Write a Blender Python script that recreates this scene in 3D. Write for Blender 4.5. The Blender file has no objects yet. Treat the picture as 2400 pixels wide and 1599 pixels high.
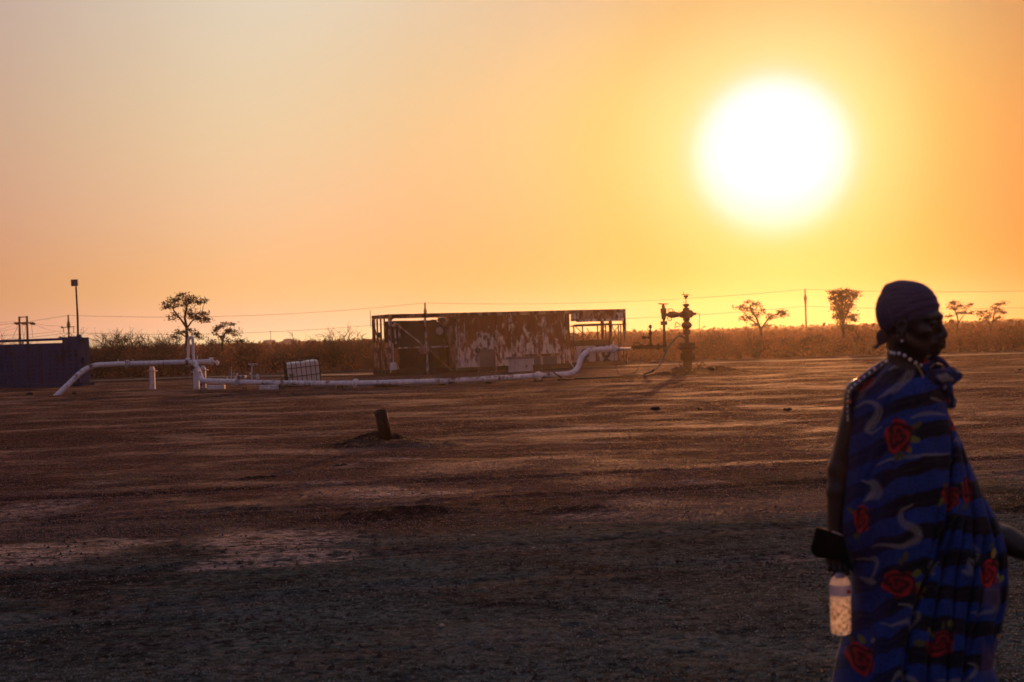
import bpy, math, random
import numpy as np
from mathutils import Vector, Matrix
R = math.radians
random.seed(7); rng = np.random.default_rng(11)
scene = bpy.context.scene
COL = scene.collection

# ------------------------------------------------------------------ camera
CAM_H, FPX = 1.6, 3333.3
PITCH, ROLL = R(-0.198), R(-1.75)
cam_d = bpy.data.cameras.new('camera'); cam = bpy.data.objects.new('camera', cam_d); COL.objects.link(cam)
cam_d.sensor_width = 36.0; cam_d.lens = 50.0; cam_d.clip_start = 0.1; cam_d.clip_end = 20000
CM = Matrix.Translation((0, 0, CAM_H)) @ Matrix.Rotation(R(90) + PITCH, 4, 'X') @ Matrix.Rotation(ROLL, 4, 'Z')
cam.matrix_world = CM
cam_d.dof.use_dof = True; cam_d.dof.focus_distance = 15.0; cam_d.dof.aperture_fstop = 4.0
scene.camera = cam
CR = CM.to_3x3()
CRn = np.array(CR)

def ray(px, py):
    return CR @ Vector(((px - 1200) / FPX, (799.5 - py) / FPX, -1.0))
def P(px, py, Y):                    # the point at world depth Y seen at photograph pixel px, py
    d = ray(px, py); t = Y / d.y
    return Vector((d.x * t, Y, CAM_H + d.z * t))
def G(px, py):                       # the point of the ground there
    d = ray(px, py); t = -CAM_H / d.z
    return Vector((d.x * t, d.y * t, 0.0))
def GX(px, Y, z=0.0):                # the point at height z and depth Y in the column of px
    a, b = P(px, 700, Y), P(px, 1000, Y); f = (a.z - z) / (a.z - b.z)
    return a.lerp(b, f)

# ------------------------------------------------------------------ sun and sky
SUN = ray(1815, 372).normalized()
GLOW = ray(1812, 364).normalized()                          # the aureole sits a little above the disc: the dust dims its lower side
SUN_EL = math.asin(SUN.z); SUN_AZ = math.atan2(SUN.x, SUN.y)
sl = bpy.data.lights.new('sun', 'SUN'); sun = bpy.data.objects.new('sun', sl); COL.objects.link(sun)
sl.energy = 3.5; sl.color = (1.0, 0.385, 0.125); sl.angle = R(0.8)
sun.rotation_euler = SUN.to_track_quat('Z', 'Y').to_euler(); sun.location = SUN * 60
world = bpy.data.worlds.new('World'); scene.world = world; world.use_nodes = True
scene.view_settings.view_transform = 'Standard'; scene.view_settings.look = 'None'
scene.view_settings.exposure = 0.0; scene.view_settings.gamma = 1.0
try: scene.view_settings.use_curve_mapping = False
except Exception: pass
scene.cycles.max_bounces = 8; scene.cycles.transparent_max_bounces = 12
scene.cycles.volume_bounces = 0; scene.cycles.volume_step_rate = 4
scene.cycles.sample_clamp_indirect = 6.0

class NT:
    """small helper for node graphs"""
    def __init__(s, tree): s.t = tree; s.n = tree.nodes; s.l = tree.links
    def node(s, typ, **kw):
        n = s.n.new(typ)
        for k, v in kw.items(): setattr(n, k, v)
        return n
    def put(s, sock, v):
        if hasattr(v, 'bl_idname') or isinstance(v, bpy.types.NodeSocket): s.l.new(v, sock)
        elif v is not None: sock.default_value = v
    def math(s, op, a, b=None, c=None, clamp=False):
        n = s.node('ShaderNodeMath', operation=op, use_clamp=clamp)
        s.put(n.inputs[0], a)
        if b is not None: s.put(n.inputs[1], b)
        if c is not None: s.put(n.inputs[2], c)
        return n.outputs[0]
    def vmath(s, op, a, b=None):
        n = s.node('ShaderNodeVectorMath', operation=op); s.put(n.inputs[0], a)
        if b is not None: s.put(n.inputs[1], b)
        return n.outputs['Value'] if op in ('DOT_PRODUCT', 'LENGTH') else n.outputs[0]
    def ramp(s, fac, stops, interp='LINEAR'):
        n = s.node('ShaderNodeValToRGB'); cr = n.color_ramp; cr.interpolation = interp
        while len(cr.elements) > 1: cr.elements.remove(cr.elements[-1])
        for i, (p, c) in enumerate(stops):
            e = cr.elements[0] if i == 0 else cr.elements.new(p)
            e.position = p
            if not hasattr(c, '__len__'): c = (c, c, c)
            e.color = (c[0], c[1], c[2], 1)
        s.put(n.inputs[0], fac); return n.outputs[0]
    def mixc(s, f, a, b, mode='MIX'):
        n = s.node('ShaderNodeMix', data_type='RGBA', blend_type=mode)
        s.put(n.inputs[0], f)
        for k, v in ((6, a), (7, b)):
            if isinstance(v, tuple) and len(v) == 3: v = (*v, 1)
            s.put(n.inputs[k], v)
        return n.outputs[2]
    def noise(s, vec, scale, detail=4, rough=0.55, dist=0.0, out=0):
        n = s.node('ShaderNodeTexNoise'); n.inputs['Scale'].default_value = scale
        n.inputs['Detail'].default_value = detail; n.inputs['Roughness'].default_value = rough
        n.inputs['Distortion'].default_value = dist
        if vec is not None: s.put(n.inputs['Vector'], vec)
        return n.outputs[out]
    def mapping(s, vec, scale=(1, 1, 1), loc=(0, 0, 0), rot=(0, 0, 0)):
        n = s.node('ShaderNodeMapping'); s.put(n.inputs['Vector'], vec)
        n.inputs['Scale'].default_value = scale; n.inputs['Location'].default_value = loc; n.inputs['Rotation'].default_value = rot
        return n.outputs[0]

GAIN = 10.0469
NISH = 0.0006
T_STOPS = [(0.0000, (0.7312, 0.6654, 0.3690)), (0.0816, (0.5152, 1.0000, 0.3886)), (0.1054, (0.4241, 0.7250, 0.3075)), (0.1202, (0.4365, 0.6996, 0.2611)), (0.1291, (0.4169, 0.5995, 0.1751)), (0.1374, (0.4316, 0.5181, 0.1071)), (0.1491, (0.4241, 0.4762, 0.0696)), (0.1667, (0.4404, 0.4158, 0.0620)), (0.1900, (0.3900, 0.3251, 0.0389)), (0.2236, (0.3598, 0.2723, 0.0511)), (0.2582, (0.3222, 0.2228, 0.0537)), (0.2981, (0.2981, 0.2103, 0.0650)), (0.3496, (0.3179, 0.2679, 0.1192)), (0.4082, (0.2487, 0.2255, 0.1245)), (0.5270, (0.1943, 0.1414, 0.1089)), (0.7071, (0.1333, 0.1218, 0.1169)), (1.0000, (0.1104, 0.1185, 0.1332))]
E_STOPS = [(0.0000, (0.8866, 0.6699, 0.5196)), (0.0745, (0.9818, 0.4900, 0.5077)), (0.1054, (1.0000, 0.4615, 0.4844)), (0.1491, (0.9443, 0.4272, 0.2815)), (0.1972, (0.9135, 0.4131, 0.3358)), (0.2582, (0.8703, 0.4602, 0.4714)), (0.3162, (0.8212, 0.4987, 0.5050)), (0.3944, (0.7312, 0.5072, 0.6734)), (0.4714, (0.6943, 0.5437, 0.7793)), (0.6236, (0.6218, 0.5812, 0.8376)), (0.8165, (0.5331, 0.5815, 0.8418)), (1.0000, (0.4506, 0.5180, 0.8013))]
A_STOPS = [(0.0000, (0.2717, 0.2711, 0.2849)), (0.2500, (0.2717, 0.2707, 0.2850)), (0.3889, (0.2746, 0.2801, 0.2998)), (0.4389, (0.2904, 0.3361, 0.3815)), (0.4611, (0.3173, 0.4367, 0.5269)), (0.4778, (0.3357, 0.5282, 0.7554)), (0.4944, (0.3443, 0.5462, 1.0000)), (0.5111, (0.2938, 0.3604, 0.8903)), (0.5222, (0.2643, 0.2831, 0.6391)), (0.5333, (0.2756, 0.2901, 0.6817)), (0.5444, (0.2662, 0.3208, 0.7055)), (0.5556, (0.2585, 0.2505, 0.3060)), (0.5667, (0.2606, 0.2402, 0.2535)), (0.6111, (0.2696, 0.2643, 0.2765)), (0.7500, (0.2721, 0.2719, 0.2857)), (1.0000, (0.2723, 0.2728, 0.2872))]


def build_world():
    w = NT(world.node_tree); w.n.clear()
    out = w.node('ShaderNodeOutputWorld')
    tc = w.node('ShaderNodeTexCoord'); d = w.vmath('NORMALIZE', tc.outputs['Generated'])
    sp = w.node('ShaderNodeSeparateXYZ'); w.put(sp.inputs[0], d)
    th = w.math('ARCCOSINE', w.math('MINIMUM', w.math('MAXIMUM', w.vmath('DOT_PRODUCT', d, tuple(GLOW)), -1.0), 1.0))
    thd = w.math('DIVIDE', th, math.pi)                       # 0 at the sun, 1 opposite it
    thf = w.math('POWER', thd, 0.5)
    el = w.math('DIVIDE', w.math('ARCSINE', sp.outputs[2]), math.pi / 2)
    elf = w.math('POWER', w.math('MAXIMUM', el, 0.0), 0.5)
    az = w.math('ARCTAN2', sp.outputs[0], sp.outputs[1])
    azf = w.math('MULTIPLY_ADD', az, 1 / (2 * math.pi), 0.5)
    c = w.ramp(thf, T_STOPS, 'B_SPLINE')
    c = w.mixc(1.0, c, w.ramp(elf, E_STOPS, 'B_SPLINE'), 'MULTIPLY')
    c = w.mixc(1.0, c, w.ramp(azf, A_STOPS, 'B_SPLINE'), 'MULTIPLY')
    bg = w.node('ShaderNodeBackground'); w.put(bg.inputs[0], c); bg.inputs[1].default_value = GAIN
    sky = w.node('ShaderNodeTexSky', sky_type='NISHITA'); sky.sun_disc = False
    sky.sun_elevation = SUN_EL; sky.sun_rotation = SUN_AZ; sky.dust_density = 6.0; sky.air_density = 1.0; sky.ozone_density = 2.0
    bg2 = w.node('ShaderNodeBackground'); w.put(bg2.inputs[0], sky.outputs[0]); bg2.inputs[1].default_value = NISH
    add = w.node('ShaderNodeAddShader'); w.put(add.inputs[0], bg.outputs[0]); w.put(add.inputs[1], bg2.outputs[0])
    w.put(out.inputs[0], add.outputs[0])
    world.cycles.sampling_method = 'MANUAL'; world.cycles.sample_map_resolution = 1024
build_world()
# ------------------------------------------------------------------ materials
def mat(name, color=(.5, .5, .5), rough=.8, metal=0.0, nscale=8.0, namt=0.35, dark=None, bump=0.0, bscale=40.0, spec=0.4, stretch=(1, 1, 1), coat=0.0):
    """base colour broken up by two noises, so nothing is one flat tone"""
    m = bpy.data.materials.new(name); m.use_nodes = True
    w = NT(m.node_tree); b = w.n['Principled BSDF']
    tc = w.node('ShaderNodeTexCoord'); v = w.mapping(tc.outputs['Object'], stretch)
    n1 = w.noise(v, nscale, 6, .6)
    d = dark if dark else tuple(c * (1 - namt) for c in color)
    f = w.ramp(n1, [(.32, 0), (.68, 1)])
    w.put(b.inputs['Base Color'], w.mixc(f, d, color))
    w.put(b.inputs['Roughness'], w.math('MULTIPLY_ADD', n1, .25, rough - .12, clamp=True))
    b.inputs['Metallic'].default_value = metal
    b.inputs['Specular IOR Level'].default_value = spec
    if bump:
        bn = w.node('ShaderNodeBump'); bn.inputs['Strength'].default_value = bump; bn.inputs['Distance'].default_value = 0.02
        w.put(bn.inputs['Height'], w.noise(v, bscale, 5, .6)); w.put(b.inputs['Normal'], bn.outputs[0])
    return m

def rusty(name, paint, rust, amount=.5, streak=(1.2, 1.2, .25), scale=1.6, topbias=0.0, rough=.75):
    """flaking paint over rust, with streaks that run down"""
    m = bpy.data.materials.new(name); m.use_nodes = True
    w = NT(m.node_tree); b = w.n['Principled BSDF']
    tc = w.node('ShaderNodeTexCoord'); o = tc.outputs['Object']
    n1 = w.noise(w.mapping(o, streak), scale, 8, .68)
    n2 = w.noise(w.mapping(o, (6, 6, .7)), 1.3, 6, .72)
    n3 = w.noise(o, 22, 6, .7)
    s = w.math('MULTIPLY_ADD', n2, .30, w.math('MULTIPLY', n1, .90)); s = w.math('MULTIPLY_ADD', n3, .18, s)
    if topbias:
        sp = w.node('ShaderNodeSeparateXYZ'); w.put(sp.inputs[0], o)
        s = w.math('MULTIPLY_ADD', w.math('SUBTRACT', sp.outputs[2], 1.3), topbias, s)
    t = .69 - (amount - .5) * .5
    f = w.ramp(s, [(t - .035, 0), (t + .035, 1)])
    rc = w.mixc(w.ramp(n3, [(.3, 0), (.7, 1)]), rust, tuple(c * .45 for c in rust))
    pc = w.mixc(w.ramp(n2, [(.35, 0), (.7, 1)]), paint, tuple(p * .55 + r * .3 for p, r in zip(paint, rust)))
    w.put(b.inputs['Base Color'], w.mixc(f, pc, rc)); w.put(b.inputs['Roughness'], w.math('MULTIPLY_ADD', f, .2, rough - .1, clamp=True))
    b.inputs['Specular IOR Level'].default_value = .2
    bn = w.node('ShaderNodeBump'); bn.inputs['Strength'].default_value = .4; bn.inputs['Distance'].default_value = .01
    w.put(bn.inputs['Height'], s); w.put(b.inputs['Normal'], bn.outputs[0])
    return m

M = {}
M['pipe_white'] = rusty('white_pipe_paint', (.66, .65, .68), (.16, .08, .05), .33, (.6, .6, .9), 2.2)
M['flange_white'] = rusty('white_flange_paint', (.68, .67, .69), (.14, .07, .045), .40, (1, 1, .8), 4)
M['well_steel'] = rusty('well_steel', (.035, .015, .010), (.055, .020, .009), .5, (1, 1, .6), 5)
M['rust'] = rusty('rusted_steel', (.34, .21, .15), (.17, .052, .020), .55, (1, 1, .5), 3)
M['rust_white'] = rusty('white_wall_paint_over_rust', (.80, .64, .53), (.25, .075, .029), .56, (1.2, 1.2, .55), 2.7, topbias=.08)
M['flake_white'] = rusty('flaking_white_paint', (.60, .55, .52), (.12, .045, .02), .47, (1, 1, .6), 5)
M['dark_steel'] = rusty('dark_steel', (.045, .035, .032), (.06, .025, .012), .5, (1, 1, .6), 2.5)
M['grey_box'] = mat('grey_cabinet', (.46, .43, .43), .6, nscale=6, namt=.3)
M['louvre'] = mat('louvre_grey', (.20, .15, .13), .7, nscale=20, namt=.4)
M['blue_steel'] = rusty('blue_container_paint', (.005, .031, .118), (.010, .020, .055), .35, (1, 1, .5), 2)
M['black'] = mat('black_rubber', (.012, .011, .011), .6)
M['hole'] = mat('hole_dark', (.003, .003, .004), .9)
M['pole'] = mat('pole_timber', (.045, .028, .018), .85, nscale=12, stretch=(1, 1, .1))
M['wire'] = mat('wire', (.05, .035, .025), .6)
M['bark'] = mat('bark', (.060, .035, .022), .9, nscale=9)
M['twig'] = mat('dry_twig', (.13, .068, .036), .85, nscale=3, namt=.5)
M['soil'] = mat('dug_soil', (.035, .020, .014), .95, nscale=14, namt=.6, bump=1.0, bscale=30)
M['pebble'] = mat('pebble_mix', (.26, .125, .085), .8, nscale=14, dark=(.012, .007, .0055), spec=.5)
M['grey_pebble'] = mat('grey_pebble_mix', (.20, .21, .185), .85, nscale=22, dark=(.010, .0105, .0095), spec=.4)
M['stone'] = mat('stone', (.10, .07, .055), .85, nscale=20, bump=.6)
M['pale_stone'] = mat('pale_stone', (.45, .34, .25), .85, nscale=20, bump=.6)
M['tank_white'] = mat('far_tank', (.42, .32, .30), .7)
M['steel_stub'] = rusty('stub_steel', (.016, .011, .010), (.022, .012, .009), .5, (1, 1, .4), 7)

def leafmat(name, col, trans):
    m = bpy.data.materials.new(name); m.use_nodes = True; w = NT(m.node_tree)
    b = w.n['Principled BSDF']; out = w.n['Material Output']
    tc = w.node('ShaderNodeTexCoord'); n = w.noise(tc.outputs['Object'], 1.3, 4)
    c = w.mixc(w.ramp(n, [(.35, 0), (.65, 1)]), col, tuple(x * .5 for x in col))
    w.put(b.inputs['Base Color'], c); b.inputs['Roughness'].default_value = .7
    t = w.node('ShaderNodeBsdfTranslucent'); w.put(t.inputs[0], w.mixc(1.0, c, trans, 'MULTIPLY'))
    mx = w.node('ShaderNodeMixShader'); mx.inputs[0].default_value = .30
    w.put(mx.inputs[1], b.outputs[0]); w.put(mx.inputs[2], t.outputs[0]); w.put(out.inputs[0], mx.outputs[0]); return m
M['leaf'] = leafmat('acacia_leaf', (.075, .050, .022), (1.2, .9, .5))
M['dry_leaf'] = leafmat('dry_leaf', (.20, .095, .045), (1.8, 1.1, .6))
M['green_leaf'] = leafmat('green_leaf', (.12, .13, .06), (1.0, 1.0, .6))

# ------------------------------------------------------------------ mesh helpers
class MB:
    def __init__(s): s.v = []; s.f = []
    def add(s, vs, fs):
        o = len(s.v); s.v += [tuple(v) for v in vs]; s.f += [tuple(i + o for i in f) for f in fs]; return s
    def box(s, c, e, ax=None):
        """centre, half extents, optional three axes"""
        c = Vector(c); ax = ax or (Vector((1, 0, 0)), Vector((0, 1, 0)), Vector((0, 0, 1)))
        vs = [c + ax[0] * e[0] * i + ax[1] * e[1] * j + ax[2] * e[2] * k for k in (-1, 1) for j in (-1, 1) for i in (-1, 1)]
        return s.add(vs, [(0, 2, 3, 1), (4, 5, 7, 6), (0, 1, 5, 4), (2, 6, 7, 3), (0, 4, 6, 2), (1, 3, 7, 5)])
    def tube(s, pts, r, n=10, cap=True, squash=1.0):
        pts = [Vector(p) for p in pts]
        if not hasattr(r, '__len__'): r = [r] * len(pts)
        T = [(pts[min(i + 1, len(pts) - 1)] - pts[max(i - 1, 0)]).normalized() for i in range(len(pts))]
        up = Vector((0, 0, 1)) if abs(T[0].z) < .9 else Vector((0, 1, 0))
        a = T[0].cross(up).normalized(); vs = []
        for i, p in enumerate(pts):
            a = (a - T[i] * a.dot(T[i])).normalized(); b = T[i].cross(a)
            for k in range(n):
                t = 2 * math.pi * k / n
                vs.append(p + a * math.cos(t) * r[i] + b * math.sin(t) * r[i] * squash)
        fs = [(i * n + k, i * n + (k + 1) % n, (i + 1) * n + (k + 1) % n, (i + 1) * n + k) for i in range(len(pts) - 1) for k in range(n)]
        if cap: fs += [tuple(range(n))[::-1], tuple((len(pts) - 1) * n + k for k in range(n))]
        return s.add(vs, fs)
    def lathe(s, base, axis, prof, n=20):
        """prof: (height along axis, radius)"""
        base = Vector(base); axis = Vector(axis).normalized()
        a = axis.orthogonal().normalized(); b = axis.cross(a)
        vs = [base + axis * h + (a * math.cos(2 * math.pi * k / n) + b * math.sin(2 * math.pi * k / n)) * max(r, 1e-4) for h, r in prof for k in range(n)]
        fs = [(i * n + k, i * n + (k + 1) % n, (i + 1) * n + (k + 1) % n, (i + 1) * n + k) for i in range(len(prof) - 1) for k in range(n)]
        fs += [tuple(range(n))[::-1], tuple((len(prof) - 1) * n + k for k in range(n))]
        return s.add(vs, fs)
    def torus(s, c, axis, Rr, r, n=24, m=8, a0=0.0, a1=2 * math.pi):
        axis = Vector(axis).normalized(); a = axis.orthogonal().normalized(); b = axis.cross(a); c = Vector(c)
        full = abs(a1 - a0 - 2 * math.pi) < 1e-6
        pts = [c + (a * math.cos(a0 + (a1 - a0) * k / n) + b * math.sin(a0 + (a1 - a0) * k / n)) * Rr for k in range(n + (1 if full else 1))]
        return s.tube(pts, r, m, cap=not full)
    def prism(s, poly, off):
        """extrude a planar polygon (list of points) by vector off"""
        poly = [Vector(p) for p in poly]; n = len(poly); off = Vector(off)
        return s.add(poly + [p + off for p in poly], [tuple(range(n)), tuple(range(2 * n - 1, n - 1, -1))] + [(i, n + i, n + (i + 1) % n, (i + 1) % n) for i in range(n)])
    def build(s, name, m, parent=None, smooth=False, bevel=0.0):
        return mesh_obj(name, s.v, s.f, m, parent, smooth, bevel)

def mesh_obj(name, v, f, m, parent=None, smooth=False, bevel=0.0):
    me = bpy.data.meshes.new(name); me.from_pydata([tuple(x) for x in v], [], f); me.validate()
    import bmesh
    bm = bmesh.new(); bm.from_mesh(me); bmesh.ops.recalc_face_normals(bm, faces=bm.faces); bm.to_mesh(me); bm.free()
    o = bpy.data.objects.new(name, me); COL.objects.link(o)
    me.materials.append(m)
    if smooth:
        me.polygons.foreach_set('use_smooth', [True] * len(me.polygons))
        try: me.set_sharp_from_angle(angle=R(40))
        except Exception: pass
    if bevel:
        b = o.modifiers.new('bevel', 'BEVEL'); b.width = bevel; b.segments = 2; b.limit_method = 'ANGLE'
    if parent:
        o.parent = parent; o.matrix_parent_inverse = parent.matrix_world.inverted()
    return o
def np_mesh(name, V, F, m, parent=None, smooth=False):
    """fast mesh from arrays; F is (n, 3) or (n, 4)"""
    me = bpy.data.meshes.new(name); V = np.asarray(V, np.float32); F = np.asarray(F, np.int32); k = F.shape[1]
    me.vertices.add(len(V)); me.vertices.foreach_set('co', V.ravel())
    me.loops.add(F.size); me.loops.foreach_set('vertex_index', F.ravel())
    me.polygons.add(len(F)); me.polygons.foreach_set('loop_start', np.arange(0, F.size, k, dtype=np.int32))
    me.polygons.foreach_set('loop_total', np.full(len(F), k, np.int32))
    if smooth: me.polygons.foreach_set('use_smooth', np.ones(len(F), bool))
    me.update(calc_edges=True); me.materials.append(m)
    o = bpy.data.objects.new(name, me); COL.objects.link(o)
    if parent: o.parent = parent; o.matrix_parent_inverse = parent.matrix_world.inverted()
    return o
def tag(o, label=None, cat=None, group=None, kind=None):
    if label: o['label'] = label
    if cat: o['category'] = cat
    if group: o['group'] = group
    if kind: o['kind'] = kind
    return o
def empty(name, loc, label=None, cat=None, group=None):
    o = bpy.data.objects.new(name, None); COL.objects.link(o); o.location = loc
    o.matrix_world = Matrix.Translation(loc); return tag(o, label, cat, group)

# lattice value noise in numpy
def vnoise(x, y, seed=0):
    x = np.asarray(x, np.float64); y = np.asarray(y, np.float64)
    xi = np.floor(x).astype(np.int64); yi = np.floor(y).astype(np.int64); fx = x - xi; fy = y - yi
    fx = fx * fx * (3 - 2 * fx); fy = fy * fy * (3 - 2 * fy)
    def h(a, b):
        n = (a * 374761393 + b * 668265263 + seed * 1442695041) & 0xffffffff
        n = ((n ^ (n >> 13)) * 1274126177) & 0xffffffff; n = n ^ (n >> 16)
        return (n & 0xffff) / 65535.0
    return (h(xi, yi) * (1 - fx) + h(xi + 1, yi) * fx) * (1 - fy) + (h(xi, yi + 1) * (1 - fx) + h(xi + 1, yi + 1) * fx) * fy
def fbm(x, y, o=4, seed=0, g=.5):
    s = 0; a = 1; t = 0
    for i in range(o): s = s + a * vnoise(x * 2 ** i, y * 2 ** i, seed + i * 17); t += a; a *= g
    return s / t - .5
def sstep(a, b, x): t = np.clip((x - a) / (b - a), 0, 1); return t * t * (3 - 2 * t)

# ------------------------------------------------------------------ ground
MOUNDS = []          # (x, y, rx, ry, h, seed)
def mound_at(px, py, rx, ry, h): g = G(px, py); MOUNDS.append((g.x, g.y, rx, ry, h)); return g
mound_at(895, 1036, .50, .45, .13); mound_at(965, 1045, .75, .35, .07); mound_at(850, 1042, .55, .4, .05)
mound_at(870, 1207, .35, .20, .022); mound_at(950, 1202, .45, .20, .030); mound_at(1010, 1195, .34, .18, .030); mound_at(820, 1214, .3, .15, .015)
mound_at(1380, 1190, .4, .2, .02); mound_at(1310, 1195, .3, .12, .015)
mound_at(1612, 878, 1.3, 1.6, .16); mound_at(1668, 873, 1.0, .8, .17); mound_at(1700, 873, .55, .6, .06); mound_at(1575, 880, .5, .8, .10)
mound_at(300, 918, 1.2, .9, .05)
def gheight(x, y):
    r = np.hypot(x, y)
    z = .030 * fbm(x * .35, y * .45, 3, 5) + .022 * fbm(x * 1.3, y * 1.8, 3, 9) + .013 * fbm(x * 5, y * 6, 3, 21)
    near = np.exp(-np.maximum(r - 5, 0) / 9)
    cl = np.maximum(fbm(x * 7, y * 8, 4, 33, .6) - .03, 0)
    z = z + near * .055 * cl * sstep(-.10, .15, fbm(x * .8, y * .9, 2, 77))
    z = z + near * .010 * fbm(x * 18, y * 22, 2, 44)
    # wheel ruts that cross the yard
    for k, (a, off) in enumerate(((.10, 14.2), (.10, 16.0), (.32, 9.2), (.32, 10.9), (-.05, 25.), (.04, 33.), (.02, 40.))):
        dd = y - off - a * x - .25 * np.sin(x * .23 + k)
        z = z - .018 * np.exp(-(dd / .16) ** 2) + .010 * np.exp(-((np.abs(dd) - .30) / .11) ** 2)
    for mx, my, rx, ry, h in MOUNDS:
        q = ((x - mx) / rx) ** 2 + ((y - my) / ry) ** 2
        z = z + h * np.exp(-q) * (1 + 1.5 * fbm(x * 6, y * 6, 3, 3)) + .03 * np.exp(-q * .6) * np.maximum(fbm(x * 14, y * 14, 2, 8), 0) * (q < 4)
    z = z - .010
    return z * np.clip((70 - np.maximum(y, 0)) / 12, .12, 1)
def axis(a, b, c, d, fine, far_n):
    """fine steps between b and c, growing steps out to a and d"""
    mid = np.arange(b, c, fine); k = np.arange(1, far_n + 1) / far_n
    g = lambda L, s: s + (L) * (np.expm1(6.0 * k) / math.expm1(6.0))
    return np.concatenate([b - (g(b - a, 0))[::-1], mid, c + g(d - c, 0)])
xs = np.unique(np.concatenate([np.arange(-3.6, 3.6, .035), -3.6 - np.cumsum(.035 * 1.017 ** np.arange(190)), 3.6 + np.cumsum(.035 * 1.017 ** np.arange(190)), [-3500, -2000, -1000, -500, -250, -120, 120, 250, 500, 1000, 2000, 3500]]))
ys = np.unique(np.concatenate([np.arange(5.6, 13, .035), 13 + np.cumsum(.036 * 1.011 ** np.arange(270)), [-3000, -1000, -300, -100, -40, -20, -10, -5, -2, 0, 1, 2, 3, 3.6, 4.2, 4.6, 5, 5.3, 100, 120, 150, 200, 300, 500, 800, 1200, 2000, 4000]]))
XX, YY = np.meshgrid(xs, ys)
ZZ = gheight(XX, YY)
nx, ny = len(xs), len(ys)
V = np.stack([XX, YY, ZZ], -1).reshape(-1, 3); idx = np.arange(nx * ny).reshape(ny, nx)
F = np.stack([idx[:-1, :-1], idx[:-1, 1:], idx[1:, 1:], idx[1:, :-1]], -1).reshape(-1, 4)

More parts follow.
